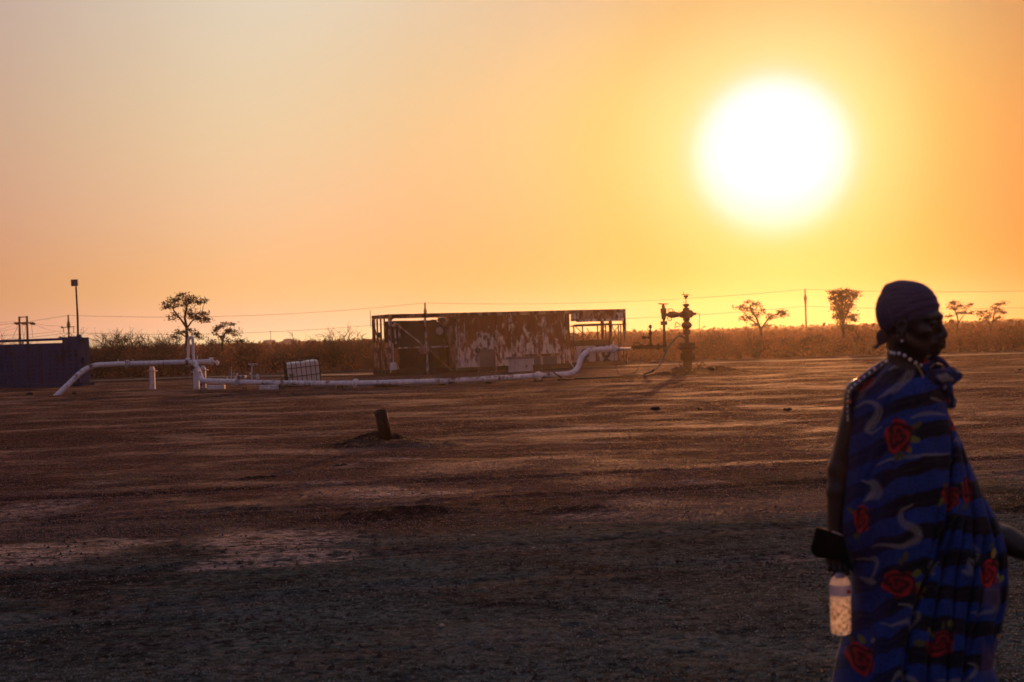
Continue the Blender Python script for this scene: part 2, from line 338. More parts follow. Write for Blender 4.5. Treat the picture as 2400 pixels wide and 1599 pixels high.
def ground_material():
    m = bpy.data.materials.new('murram_ground'); m.use_nodes = True
    w = NT(m.node_tree); b = w.n['Principled BSDF']; tc = w.node('ShaderNodeTexCoord'); o = tc.outputs['Object']
    sp = w.node('ShaderNodeSeparateXYZ'); w.put(sp.inputs[0], o); X, Y = sp.outputs[0], sp.outputs[1]
    big = w.noise(w.mapping(o, (.16, .42, 1)), 1.0, 6, .62, .6)
    med = w.noise(w.mapping(o, (.9, 1.6, 1)), 1.0, 8, .66, .4)
    fine = w.noise(o, 26, 6, .7)
    grit = w.noise(o, 140, 3, .7)
    streak = w.noise(w.mapping(o, (.75, 1.0, 1), rot=(0, 0, R(12))), 1.0, 9, .72, .5)
    broad = w.noise(w.mapping(o, (.30, .55, 1), rot=(0, 0, R(8))), 1.0, 8, .7, .4)
    speck = w.noise(w.mapping(o, (1, 1.2, 1)), 11, 7, .78)
    # grey track in front, red murram yard behind it; the boundary runs slantwise
    yb = w.math('MULTIPLY_ADD', X, -.42, Y); yb = w.math('MULTIPLY_ADD', w.math('SUBTRACT', big, .5), -5.5, yb)
    yb = w.math('MULTIPLY_ADD', w.math('SUBTRACT', med, .5), -1.6, yb)
    far = w.ramp(w.math('DIVIDE', yb, 40.0), [(.28, 0), (.36, 1)])
    red = w.mixc(w.ramp(med, [(.3, 0), (.72, 1)]), (.055, .0180, .0115), (.150, .0500, .033))
    red = w.mixc(w.ramp(streak, [(.57, 0), (.66, .75)]), red, (.42, .18, .125))
    red = w.mixc(w.ramp(broad, [(.54, 0), (.62, .6)]), red, (.34, .135, .09))
    red = w.mixc(w.ramp(broad, [(.36, .6), (.45, 0)]), red, (.020, .0095, .007))
    grey = w.mixc(w.ramp(med, [(.3, 0), (.7, 1)]), (.034, .042, .037), (.130, .168, .144))
    c = w.mixc(far, grey, red)
    tk = w.node('ShaderNodeAttribute', attribute_name='track'); c = w.mixc(w.math('MULTIPLY', tk.outputs['Fac'], w.ramp(w.noise(w.mapping(o, (.8, 2.5, 1)), 1.5, 6, .7), [(.42, 0), (.62, .75)])), c, w.mixc(far, (.15, .135, .135), (.26, .115, .085)))
    # tan caked patches along the seam
    clod0 = w.noise(w.mapping(o, (1, 1.3, 1)), 6, 5, .68, .3)
    seam = w.math('MULTIPLY', w.ramp(w.math('DIVIDE', yb, 40.0), [(.20, 0), (.25, 1), (.31, 1), (.37, 0)]), w.ramp(w.noise(w.mapping(o, (.33, .7, 1), loc=(3.1, 1.7, 0)), 1.0, 7, .72, .3), [(.50, 0), (.56, 1)]))
    seam = w.math('MULTIPLY', seam, w.ramp(w.noise(w.mapping(o, (2.2, 4, 1)), 1.6, 6, .7), [(.40, 0), (.52, 1)]))
    c = w.mixc(w.math('MULTIPLY', seam, .85), c, (.135, .085, .062))
    pa = w.node('ShaderNodeAttribute', attribute_name='crust'); c = w.mixc(w.math('MULTIPLY', pa.outputs['Fac'], w.ramp(w.noise(w.mapping(o, (1.5, 2.6, 1)), 3.2, 9, .78), [(.46, 0), (.51, .97)])), c, (.60, .41, .31))
    dm = w.node('ShaderNodeAttribute', attribute_name='dark_band'); c = w.mixc(w.math('MULTIPLY', dm.outputs['Fac'], w.ramp(med, [(.30, .95), (.62, .55)])), c, (.018, .0095, .0080))
    big2 = w.noise(w.mapping(o, (.55, .9, 1), loc=(7, 3, 0)), 1.0, 8, .74, .6); c = w.mixc(w.ramp(big2, [(.36, .75), (.47, 0)]), c, (.018, .011, .0095))
    c = w.mixc(w.ramp(speck, [(.38, .92), (.53, 0)]), c, (.006, .004, .0035))
    c = w.mixc(w.ramp(speck, [(.56, 0), (.70, .75)]), c, (.34, .22, .16))
    c = w.mixc(w.ramp(fine, [(.30, .65), (.55, 0)]), c, (.010, .006, .005))
    c = w.mixc(w.ramp(grit, [(.62, 0), (.75, .55)]), c, (.16, .11, .085))
    c = w.mixc(w.ramp(grit, [(.27, .7), (.40, 0)]), c, (.008, .006, .005))
    at = w.node('ShaderNodeAttribute', attribute_name='dug'); dug = w.math('MULTIPLY', at.outputs['Fac'], w.ramp(clod0, [(.30, .55), (.55, 1)]))
    c = w.mixc(dug, c, w.mixc(w.ramp(fine, [(.4, 0), (.7, 1)]), (.010, .006, .005), (.030, .017, .013)))
    # far plain beyond the yard: dry grass and earth
    plain = w.ramp(w.math('DIVIDE', Y, 200.0), [(.37, 0), (.40, 1)])
    c = w.mixc(plain, c, w.mixc(big, (.10, .055, .030), (.15, .085, .045)))
    w.put(b.inputs['Base Color'], c)
    ro = w.math('MULTIPLY_ADD', broad, -.5, .98); ro = w.math('MULTIPLY_ADD', fine, .25, ro, clamp=True)
    w.put(b.inputs['Roughness'], w.math('MAXIMUM', ro, .55)); b.inputs['Specular IOR Level'].default_value = .25
    h = w.math('MULTIPLY_ADD', grit, .10, w.math('MULTIPLY', fine, .55)); h = w.math('MULTIPLY_ADD', med, .9, h)
    clod = w.noise(w.mapping(o, (1, 1.3, 1)), 9, 7, .68, .3); h = w.math('MULTIPLY_ADD', clod, .9, h)
    bn = w.node('ShaderNodeBump'); bn.inputs['Strength'].default_value = .85; bn.inputs['Distance'].default_value = .05
    w.put(bn.inputs['Height'], h); w.put(b.inputs['Normal'], bn.outputs[0])
    # mostly dull earth; only crusted, compacted streaks and grit glint towards the low sun
    df = w.node('ShaderNodeBsdfDiffuse'); w.put(df.inputs[0], c); w.put(df.inputs['Normal'], bn.outputs[0]); df.inputs['Roughness'].default_value = .6
    gl = w.math('MULTIPLY_ADD', w.ramp(broad, [(.48, 0), (.60, 1)]), .62, .17); gl = w.math('MULTIPLY_ADD', w.ramp(speck, [(.56, 0), (.70, 1)]), .55, gl)
    gl = w.math('MULTIPLY', gl, w.math('MULTIPLY_ADD', far, .85, .12))
    mx = w.node('ShaderNodeMixShader'); w.put(mx.inputs[0], gl); w.put(mx.inputs[1], df.outputs[0]); w.put(mx.inputs[2], b.outputs[0]); w.put(w.n['Material Output'].inputs[0], mx.outputs[0])
    return m
M['ground'] = ground_material()
ground = np_mesh('ground', V, F, M['ground'], smooth=True); tag(ground, kind='structure')
# pale caked clay where water has stood
crust = np.zeros_like(XX)
for px_, py_, wx_, wy_, a_ in ((60, 1300, 190, 26, 1), (230, 1275, 170, 14, .8), (640, 1262, 200, 22, 1), (700, 1305, 150, 22, 1), (560, 1320, 120, 14, .9), (60, 1195, 110, 22, .7), (130, 1180, 90, 10, .7), (950, 1155, 150, 7, .9), (880, 1145, 60, 5, .8), (920, 1075, 90, 6, .7), (760, 1130, 60, 6, .6), (1650, 1128, 70, 8, .8), (1500, 1172, 90, 12, .6), (1400, 1205, 120, 7, .7), (820, 1090, 50, 6, .7), (230, 1130, 60, 5, .6), (1900, 1300, 120, 8, .4), (1330, 1005, 140, 4, .9), (1240, 1010, 90, 3, .8), (1420, 1035, 60, 3, .6), (760, 1015, 60, 4, .5), (560, 1290, 90, 8, .7)):
    g_, e_, n_ = G(px_, py_), G(px_ + wx_, py_), G(px_, py_ - wy_); q = ((XX - g_.x) / abs(e_.x - g_.x)) ** 2 + ((YY - g_.y) / abs(n_.y - g_.y)) ** 2
    crust = np.maximum(crust, a_ * sstep(1.35, .35, q + .9 * fbm(XX * 1.6, YY * 2.2, 4, 15)))
dark_band = np.zeros_like(XX)  # darker bands and patches blended into the ground colour
for px_, py_, wx_, wy_, a_ in ((250, 1235, 420, 26, 1), (200, 1130, 260, 16, .6), (760, 1225, 260, 16, .9), (520, 1205, 260, 22, .9), (980, 1190, 160, 18, 1), (1350, 1165, 260, 18, .7), (1700, 1150, 330, 18, 1), (1900, 1140, 160, 18, 1), (2340, 1150, 130, 45, 1), (120, 1360, 360, 22, .9), (500, 1365, 300, 18, .5), (200, 1520, 300, 60, .5), (1150, 1120, 200, 12, .5), (1450, 1085, 300, 10, .4), (1700, 930, 220, 6, .4), (100, 980, 300, 8, .3)):
    g_, e_, n_ = G(px_, py_), G(px_ + wx_, py_), G(px_, py_ - wy_); q = ((XX - g_.x) / abs(e_.x - g_.x)) ** 2 + ((YY - g_.y) / abs(n_.y - g_.y)) ** 2
    dark_band = np.maximum(dark_band, a_ * sstep(1.5, .1, q + 1.1 * fbm(XX * .9, YY * 1.4, 4, 25)) * (1 - .9 * crust))
dpa = ground.data.attributes.new('dark_band', 'FLOAT', 'POINT'); dpa.data.foreach_set('value', dark_band.astype(np.float32).ravel())
ca = ground.data.attributes.new('crust', 'FLOAT', 'POINT'); ca.data.foreach_set('value', crust.astype(np.float32).ravel())
dug = np.zeros_like(XX)
for mx_, my_, rx_, ry_, h_ in MOUNDS:
    q = ((XX - mx_) / (rx_ * 1.25)) ** 2 + ((YY - my_) / (ry_ * 1.25)) ** 2; dug = np.maximum(dug, min(h_ / .05, 1) * sstep(1.7, .5, q + .9 * fbm(XX * 3, YY * 3, 3, 12)))
def tracks(x, y):
    t = np.zeros_like(x)
    for k, (a, off, cv, cx) in enumerate(((.10, 14.2, 0, 0), (.10, 16.0, 0, 0), (.32, 9.2, 0, 0), (.32, 10.9, 0, 0), (-.05, 25., 0, 0), (.04, 33., 0, 0), (.55, 15, .01, 2), (.55, 16.6, .01, 2), (.22, 19.5, -.008, 3), (.22, 21.2, -.008, 3), (.12, 28, .006, -3), (.12, 30, .006, -3), (-.12, 36, .004, 4), (.8, 24, .012, 6), (.8, 26, .012, 6), (.05, 43, .002, 0), (.45, 7.6, .02, 0), (.45, 8.7, .02, 0), (.16, 12.2, .01, 1), (.16, 13.5, .01, 1))):
        dd = y - off - a * x - cv * (x - cx) ** 2 - .25 * np.sin(x * .23 + k)
        t = np.maximum(t, np.exp(-((np.abs(dd) - .05) / (.10 + .006 * y)) ** 2) * sstep(-.12, .12, fbm(x * .35 + k, y * .35, 3, 40 + k)))
    return t
ta = ground.data.attributes.new('track', 'FLOAT', 'POINT'); ta.data.foreach_set('value', tracks(XX, YY).astype(np.float32).ravel())
da = ground.data.attributes.new('dug', 'FLOAT', 'POINT'); da.data.foreach_set('value', dug.astype(np.float32).ravel())

# pale dirt road between the yard and the scrub: left strip and right strip
M['road'] = mat('pale_dirt_road', (.12, .078, .058), .9, nscale=.6, namt=.4, bump=.5, bscale=8)
def road(pts):
    v = []; 
    for px, py, wd in pts:
        g = G(px, py); v += [(g.x, g.y - wd / 2, .045), (g.x, g.y + wd / 2, .050)]
    f = [(2 * i, 2 * i + 2, 2 * i + 3, 2 * i + 1) for i in range(len(pts) - 1)]
    return tag(mesh_obj('dirt_road', v, f, M['road']), kind='structure')
road([(-400, 906, 2.6), (150, 897, 2.2), (330, 891, 2.4), (450, 886, 2.0), (600, 884, 2.2), (840, 880, 2.2), (1000, 874, 2.4), (1500, 858.5, 2.2), (1750, 850, 2.6), (2000, 843, 2.2), (2400, 829.5, 2.2), (2900, 814, 2)])
# ------------------------------------------------------------------ vegetation
def branch_segments(rg, base, direction, length, r0, depth, spread, segs, bend=.25, kids=(3, 5)):
    """recursive bare branching; collects (p0, p1, r0, r1)"""
    p = np.array(base, float); d = np.array(direction, float); d /= np.linalg.norm(d)
    n = 3 if depth > 0 else 2; L = length / n; pts = [p.copy()]
    for i in range(n):
        d = d + rg.normal(0, bend * .5, 3); d[2] += .05; d /= np.linalg.norm(d)
        q = p + d * L; ra = r0 * (1 - .6 * i / n); rb = r0 * (1 - .6 * (i + 1) / n)
        segs.append((p, q, ra, rb)); p = q; pts.append(p.copy())
    if depth > 0:
        for k in range(rg.integers(*kids)):
            t = rg.uniform(.35, 1.0); i = min(int(t * n), n - 1); b = pts[i] + (pts[i + 1] - pts[i]) * (t * n - i)
            side = rg.normal(0, 1, 3); side -= d * side.dot(d); side /= np.linalg.norm(side) + 1e-9
            nd = d * (1 - spread * .55) + side * spread; nd[2] = nd[2] * .9 + .12
            branch_segments(rg, b, nd, length * rg.uniform(.5, .78), r0 * .62, depth - 1, spread, segs, bend, kids)
def segs_mesh(segs, n=3):
    P0 = np.array([s[0] for s in segs]); P1 = np.array([s[1] for s in segs]); r0 = np.array([s[2] for s in segs]); r1 = np.array([s[3] for s in segs])
    d = P1 - P0; d /= np.linalg.norm(d, axis=1, keepdims=True) + 1e-9
    a = np.cross(d, np.array([.3, .9, .2])); a /= np.linalg.norm(a, axis=1, keepdims=True) + 1e-9; b = np.cross(d, a)
    V = []
    for PP, rr in ((P0, r0), (P1, r1)):
        for k in range(n):
            t = 2 * math.pi * k / n; V.append(PP + (a * math.cos(t) + b * math.sin(t)) * rr[:, None])
    V = np.stack(V, 1).reshape(-1, 3); base = np.arange(len(segs))[:, None] * 2 * n
    F = np.stack([np.stack([base[:, 0] + k, base[:, 0] + (k + 1) % n, base[:, 0] + n + (k + 1) % n, base[:, 0] + n + k], -1) for k in range(n)], 1).reshape(-1, 4)
    return V, F
def leaf_quads(rg, centres, size, jitter=.0):
    n = len(centres); c = np.asarray(centres) + rg.normal(0, jitter, (n, 3)) if jitter else np.asarray(centres)
    a = rg.normal(0, 1, (n, 3)); a /= np.linalg.norm(a, axis=1, keepdims=True); b = np.cross(a, rg.normal(0, 1, (n, 3))); b /= np.linalg.norm(b, axis=1, keepdims=True)
    s = size * rg.uniform(.5, 1.4, (n, 1)); a = a * s; b = b * s * .55
    V = np.stack([c - a, c + b, c + a, c - b], 1).reshape(-1, 3); F = np.arange(4 * n).reshape(n, 4); return V, F
def merge(parts):
    Vs, Fs, o = [], [], 0
    for V, F in parts: Vs.append(V); Fs.append(F + o); o += len(V)
    return np.concatenate(Vs), np.concatenate(Fs)
def shrub_template(seed, leafy=0.0, stems=7, h=1.0, depth=2):
    rg = np.random.default_rng(seed); segs = []
    for k in range(stems):
        a = rg.uniform(0, 2 * math.pi); t = rg.uniform(.15, .8)
        branch_segments(rg, (rg.normal(0, .05), rg.normal(0, .05), -.03), (math.cos(a) * t, math.sin(a) * t, 1), h * rg.uniform(.45, .7), .020, depth, .75, segs, .35)
    V, F = segs_mesh(segs); L = None
    if leafy:
        ends = np.array([s[1] for s in segs]); c = ends[rg.integers(0, len(ends), int(len(ends) * leafy))]
        L = leaf_quads(rg, c, .030, .05)
    return V, F, L
def xform(V, loc, s, rz):
    c, n = math.cos(rz), math.sin(rz); s = np.array(s)
    W = V * s; return np.stack([W[:, 0] * c - W[:, 1] * n, W[:, 0] * n + W[:, 1] * c, W[:, 2]], -1) + np.array(loc)

TW = [shrub_template(100 + i, 1.3, 6, 1.0, 2) for i in range(7)]
def thicket():
    rg = np.random.default_rng(5); A, B = [], []
    # the belt of bare thorn scrub behind the yard; a few thousand bushes nobody could count
    def put(x, y, h, w, q):
        V, F, L = TW[rg.integers(0, len(TW))]
        rz = rg.uniform(0, 6.28); zs = h / 1.15
        A.append((xform(V, (x, y, 0), (w, w, zs), rz), F)); B.append((xform(L[0], (x, y, 0), (w, w, zs), rz), L[1]))
    for row in range(26):
        y = 76 + row * 2.0 + row * row * .09
        half = y * .58 + 10; x = -half
        while x < half:
            u = x / y
            edge = 1.2 * math.sin(u * 31) + .8 * math.sin(u * 73)
            left = 1 - min(max((u + .30) / .35, 0), 1)
            h = rg.uniform(.95, 1.45) + .45 * left * rg.uniform(.4, 1.2)
            if rg.random() < .10: h *= 1.35
            if not (row == 0 and rg.random() < .35):
                put(x + rg.normal(0, .3), y + edge + rg.normal(0, .5), h, rg.uniform(.9, 1.5), 0)
            x += rg.uniform(.75, 1.3) * (1 + row * .03)
    V, F = merge(A); o = np_mesh('scrub_thicket', V, F, M['twig'])
    tag(o, 'dense belt of bare brown thorn scrub beyond the yard', 'scrub', kind='stuff')
    V, F = merge(B); o = np_mesh('scrub_leaves', V, F, M['dry_leaf'])
    tag(o, 'dry brown leaves caught among the bare thorn scrub', 'leaves', kind='stuff')
    # litter of dead grass and low twigs at the foot of the belt
    n = 95000; yy = rg.uniform(75.5, 112, n); xx = (rg.random(n) * 2 - 1) * (yy * .58 + 10)
    c = np.stack([xx, yy, np.abs(rg.normal(0, .38, n)) + .03], -1); V, F = leaf_quads(rg, c, .085)
    tag(np_mesh('dry_undergrowth', V, F, M['dry_leaf']), 'matted dry undergrowth at the foot of the thorn scrub', 'undergrowth', kind='stuff')
    # far plain: scattered low bushes thinning to a dark line on the horizon
    P_ = []
    n = 11500; yy = 120 + 560 * rg.random(n) ** 1.35; xx = (rg.random(n) * 2 - 1) * (yy * .60 + 10)
    h = rg.uniform(.7, 1.9, n) * (1 + (yy > 450) * .35)
    for i in range(n):
        k = 16; c = rg.normal(0, 1, (k, 3)) * np.array([.9, .6, .33]) * h[i] * .62; c[:, 2] = np.abs(c[:, 2] + h[i] * .45)
        P_.append(c + np.array([xx[i], yy[i], 0]))
    c = np.concatenate(P_); s = np.repeat(.12 + yy * .00065, 16)
    a = rg.normal(0, 1, (len(c), 3)); a /= np.linalg.norm(a, axis=1, keepdims=True); b = np.cross(a, rg.normal(0, 1, (len(c), 3))); b /= np.linalg.norm(b, axis=1, keepdims=True)
    a *= s[:, None] * 1.3; b *= s[:, None]
    V = np.stack([c - a, c + b, c + a, c - b], 1).reshape(-1, 3); F = np.arange(len(V)).reshape(-1, 4)
    tag(np_mesh('far_bushland', V, F, M['far_bush']), 'far bush-covered plain running out to the horizon', 'bushland', kind='stuff')
M['far_bush'] = leafmat('far_bush', (.13, .062, .030), (1.8, 1.1, .6))
thicket()

def bare_shrub(px, py_top, Y, label, seed, w=1.0, stems=8, depth=3, leafy=.25):
    base = GX(px, Y); h = P(px, py_top, Y).z
    rg = np.random.default_rng(seed); segs = []
    root = empty('bare_shrub', base, label, 'shrub', 'bare thorn shrubs standing out of the scrub')
    for k in range(stems):
        a = rg.uniform(0, 2 * math.pi); t = rg.uniform(.1, .75) * w
        branch_segments(rg, (base.x + rg.normal(0, .06), base.y + rg.normal(0, .06), 0), (math.cos(a) * t, math.sin(a) * t, 1), h * rg.uniform(.42, .60), .050, depth, .62, segs, .3, (3, 5))
    V, F = segs_mesh(segs); z = V[:, 2].max(); V[:, 2] *= h / z
    stem = [i for i in range(3)]
    np_mesh('branches', V, F, M['bark'], root)
    e = np.array([s[1] for s in segs]); e[:, 2] *= h / z
    c = e[rg.integers(0, len(e), int(len(e) * leafy))]; LV, LF = leaf_quads(rg, c, .035, .05); np_mesh('dry_leaves', LV, LF, M['dry_leaf'], root)
    return root
BS = [(20, 768, 84, 'bare thorn shrub showing over the blue container, under the twin-pole pylon', 1.0),
      (250, 765, 80, 'bare thorn shrub just right of the blue container and floodlight mast', 1.0),
      (283, 766, 79, 'wide bare thorn shrub above the first flange of the raised white pipe', 1.3),
      (352, 772, 82, 'bare spreading shrub above the left pipe support', 1.3),
      (408, 782, 84, 'low bare shrub left of the tall acacia trunk', 1.2),
      (700, 772, 83, 'bare shrub rising behind the caged white tank, thin branches high to the left', 1.3),
      (745, 782, 80, 'bare shrub rising over the right corner of the caged white tank', 1.1),
      (818, 752, 78, 'tall bare shrub standing alone left of the rusted container', 1.2),
      (860, 790, 86, 'low bare shrub touching the left end of the rusted container', 1.1),
      (1510, 792, 84, 'bare shrub behind the thin riser beside the wellhead', 1.0),
      (1655, 776, 80, 'bare shrub right of the wellhead in orange haze', 1.3),
      (1700, 770, 84, 'bare shrub between the wellhead and the leafy tree', 1.2),
      (1775, 770, 77, 'forked bare shrub in front of the leafy tree, reaching the yard edge', 1.3),
      (1850, 780, 80, 'bare shrub to the left of the lone utility pole foot', 1.2),
      (1930, 784, 86, 'bare shrub between the lone pole and the dense narrow tree', 1.2),
      (2020, 776, 82, 'bare shrub between the dense narrow tree and the woman', 1.3),
      (2290, 768, 84, 'bare shrub between the two small flat-topped trees at right', 1.2),
      (2380, 760, 82, 'bare shrub at the right edge of the scrub', 1.2)]
BS += [(225, 786, 77, 'low bare shrub hugging the right end of the blue container', 1.2), (318, 764, 81, 'tall thin bare shrub between the first flange and the left pipe support', 1.2), (382, 776, 78, 'bare shrub just left of the tallest acacia, over the pipe', 1.3),
       (478, 786, 80, 'bare shrub between the tallest acacia and the small flat-topped one', 1.2), (590, 794, 79, 'low bare shrub below the far storage tank', 1.2), (640, 806, 78, 'bare shrub just left of the caged white tank', 1.1), (780, 788, 79, 'bare shrub between the caged tank and the tall lone shrub', 1.2),
       (1580, 786, 82, 'bare shrub directly behind the wellhead', 1.2), (2110, 776, 84, 'bare shrub behind the person\'s headscarf knot', 1.2)]
for i, (px, py, Y, lab, w) in enumerate(BS): bare_shrub(px, py, Y, lab, 300 + i, w)

def tree(name, label, cat, px, Y, limbs, clumps, leafsize=.06, dens=1.0, trunk_r=.09, seed=1, group='trees beyond the yard', flat=.55, mat_leaf='leaf'):
    """limbs: polylines in photograph pixels from the ground up; clumps: (px, py, rx, ry) foliage masses"""
    rg = np.random.default_rng(seed); base = GX(px, Y)
    root = empty(name, base, label, cat, group); mb = MB(); m1 = Y / FPX; tips = []
    for pl, r0 in limbs:
        pts = []; n = len(pl); off = rg.normal(0, .25)
        for i, (a, b) in enumerate(pl):
            q = P(a, b, Y + off * i / n * 1.2); pts.append(q)
        rad = [r0 * (1 - .65 * i / (n - 1)) for i in range(n)]; mb.tube(pts, rad, 7); tips.append(pts)
    C, segs = [], []
    allp = [p for t in tips for p in t[1:]]
    for (a, b, rx, ry) in clumps:
        dy = rg.normal(0, .6) * max(rx * m1, .35); c = P(a, b, Y + dy); rx *= m1; ry *= m1
        k = max(3, int(dens * 10 * (rx * ry) / .05))
        # sub-clusters make the uneven outline
        for _ in range(k):
            u = rg.normal(0, .55, 3); n_ = np.linalg.norm(u); u = u / max(n_, 1)
            s = np.array([c.x + u[0] * rx, c.y + u[1] * rx * .9, c.z + u[2] * ry])
            C.append(s + rg.normal(0, 1, (int(26), 3)) * np.array([.13, .13, .06]) * (.6 + rg.random()))
            if rg.random() < .5:
                near = min(allp, key=lambda p: (p - Vector(s)).length); nv = np.array(near); md = (nv + s) / 2 + rg.normal(0, .06, 3)
                segs.append((nv, md, .016, .011)); segs.append((md, s, .011, .005))
    V, F = leaf_quads(rg, np.concatenate(C), leafsize); np_mesh('crown', V, F, M[mat_leaf], root)
    if segs: V, F = segs_mesh(segs, 4); mb.add([tuple(v) for v in V], [tuple(int(i) for i in f) for f in F])
    mb.build('trunk', M['bark'], root)
    return root
tree('acacia_tree', 'tallest dark acacia with layered flat crown behind the white pipe loop', 'tree', 437, 86,
     [([(437, 880), (436, 830), (438, 790), (437, 765), (433, 745), (436, 725), (440, 712)], .13), ([(437, 768), (425, 750), (412, 735), (404, 722), (398, 714)], .07), ([(438, 770), (448, 755), (462, 742), (474, 738)], .06), ([(437, 790), (424, 783), (412, 780)], .05), ([(437, 800), (455, 790), (468, 788)], .045)],
     [(394, 712, 13, 7), (408, 702, 14, 8), (424, 697, 13, 7), (440, 702, 16, 9), (458, 703, 14, 7), (474, 708, 12, 6), (400, 720, 14, 6), (430, 712, 16, 7), (448, 738, 18, 7), (466, 742, 18, 9), (480, 736, 11, 7), (472, 752, 14, 6), (412, 738, 9, 6), (402, 745, 7, 5), (420, 780, 15, 6), (448, 776, 10, 6), (462, 788, 16, 9), (440, 726, 9, 6), (486, 748, 7, 5), (408, 790, 10, 6)], .060, .55, .13, 41)
tree('acacia_tree', 'small flat-topped acacia just right of the tallest one', 'tree', 522, 92,
     [([(522, 880), (522, 820), (521, 795), (526, 782), (534, 776)], .09), ([(522, 798), (512, 786), (504, 778)], .05)],
     [(508, 766, 12, 7), (526, 761, 14, 6), (544, 762, 11, 4), (504, 778, 8, 7), (530, 776, 15, 6), (550, 776, 14, 6), (518, 790, 12, 6), (553, 786, 7, 4), (494, 802, 12, 7), (560, 800, 14, 10), (535, 800, 10, 6)], .060, .5, .09, 42)
tree('leafy_tree', 'leafy tree with one long low limb reaching right, between wellhead and lone pole', 'tree', 1785, 90,
     [([(1788, 850), (1785, 800), (1783, 775), (1778, 760), (1773, 745), (1762, 730), (1758, 715)], .11), ([(1783, 772), (1792, 760), (1800, 748), (1815, 738), (1830, 732)], .07), ([(1780, 765), (1768, 755), (1755, 745), (1745, 735), (1735, 725)], .05)],
     [(1762, 708, 13, 6), (1775, 716, 12, 8), (1750, 716, 12, 7), (1735, 722, 11, 7), (1757, 728, 14, 8), (1778, 732, 12, 8), (1750, 744, 10, 7), (1768, 745, 12, 7), (1742, 748, 6, 5), (1790, 730, 8, 5), (1800, 748, 8, 5), (1812, 738, 10, 6), (1828, 735, 9, 6), (1838, 737, 6, 5), (1832, 730, 6, 4), (1790, 765, 14, 5), (1777, 762, 10, 4)], .062, .33, .11, 43)
tree('dense_tree', 'dense narrow tree widening upward, between the lone pole and the woman', 'tree', 1977, 92,
     [([(1978, 850), (1977, 800), (1976, 770), (1974, 740), (1972, 715), (1966, 695)], .12), ([(1976, 760), (1984, 735), (1995, 710), (2002, 692)], .06), ([(1975, 745), (1962, 715), (1954, 695)], .06)],
     [(1950, 686, 9, 7), (1965, 682, 9, 7), (1980, 684, 9, 8), (1996, 686, 10, 7), (2006, 690, 6, 9), (1972, 698, 14, 10), (1990, 700, 12, 9), (1955, 698, 9, 7), (1975, 715, 14, 11), (1992, 714, 9, 7), (1955, 708, 8, 6), (1972, 732, 13, 10), (1988, 728, 8, 6), (1965, 742, 10, 6), (1976, 750, 9, 10), (1954, 722, 6, 5), (2003, 742, 6, 7), (2000, 753, 7, 6), (1983, 765, 10, 8), (1968, 760, 6, 6), (1990, 770, 8, 6), (1948, 700, 5, 5)], .062, .9, .12, 44)
tree('acacia_tree', 'small flat-topped tree just right of the woman\'s head', 'tree', 2244, 100,
     [([(2243, 830), (2243, 775), (2246, 755), (2243, 740), (2238, 728)], .08), ([(2246, 758), (2254, 745), (2262, 735)], .05)],
     [(2228, 710, 10, 5), (2240, 709, 10, 5), (2250, 718, 12, 6), (2266, 716, 10, 5), (2238, 725, 9, 5), (2262, 732, 13, 4), (2276, 732, 7, 4), (2245, 736, 8, 4), (2226, 743, 6, 4), (2225, 718, 6, 4)], .060, .4, .08, 45)
tree('acacia_tree', 'small open-crowned tree farthest right on the skyline', 'tree', 2322, 102,
     [([(2322, 820), (2322, 770), (2328, 750), (2330, 735), (2334, 720)], .08), ([(2322, 765), (2312, 750), (2305, 738)], .05), ([(2328, 755), (2340, 742), (2350, 733)], .04)],
     [(2340, 713, 10, 5), (2350, 712, 6, 4), (2328, 722, 8, 5), (2334, 730, 8, 5), (2300, 731, 8, 5), (2314, 732, 7, 5), (2345, 730, 8, 5), (2355, 734, 6, 4), (2296, 737, 6, 4), (2318, 742, 6, 4), (2338, 744, 7, 3), (2310, 745, 6, 3)], .060, .34, .08, 46)

# dark brushwood mound beyond the yard on the right
def brush_pile():
    rg = np.random.default_rng(8); base = GX(1880, 80); root = empty('brushwood_pile', base, 'dark peaked pile of brushwood below the lone utility pole', 'brushwood pile')
    segs = []
    for _ in range(1100):
        t = rg.random(); px = 1805 + 160 * t; top = 45 * min(1, t * 1.7) * (1 if t < .72 else 1 - (t - .72) * 1.5)
        b = GX(px, 80 + rg.normal(0, 1.0)); h = top * 80 / FPX * rg.random() ** .7
        c = np.array([b.x, b.y, h]); d = rg.normal(0, 1, 3) * np.array([1, .7, .45]); d /= np.linalg.norm(d); L = rg.uniform(.15, .45)
        a, e = c - d * L, c + d * L; a[2] = max(a[2], .01); e[2] = max(e[2], .01); segs.append((a, e, .022, .010))
    V, F = segs_mesh(segs, 4); np_mesh('sticks', V, F, M['bark'], root)
brush_pile()
for lab, px, py in (('low round tuft at the yard edge under the leafy tree', 1830, 838), ('lower dark tuft left of the round one at the yard edge', 1807, 840)):
    rg = np.random.default_rng(px); g = GX(px, 74.5); h = (846 - py) * 74.5 / FPX
    c = np.array([g.x, g.y, h * .4]) + rg.normal(0, 1, (260, 3)) * np.array([h * .45, h * .4, h * .25]); c[:, 2] = np.abs(c[:, 2])
    V, F = leaf_quads(rg, c, .05); tag(np_mesh('dry_tuft', V, F, M['dry_leaf']), lab, 'tuft', 'dry tufts at the yard edge')
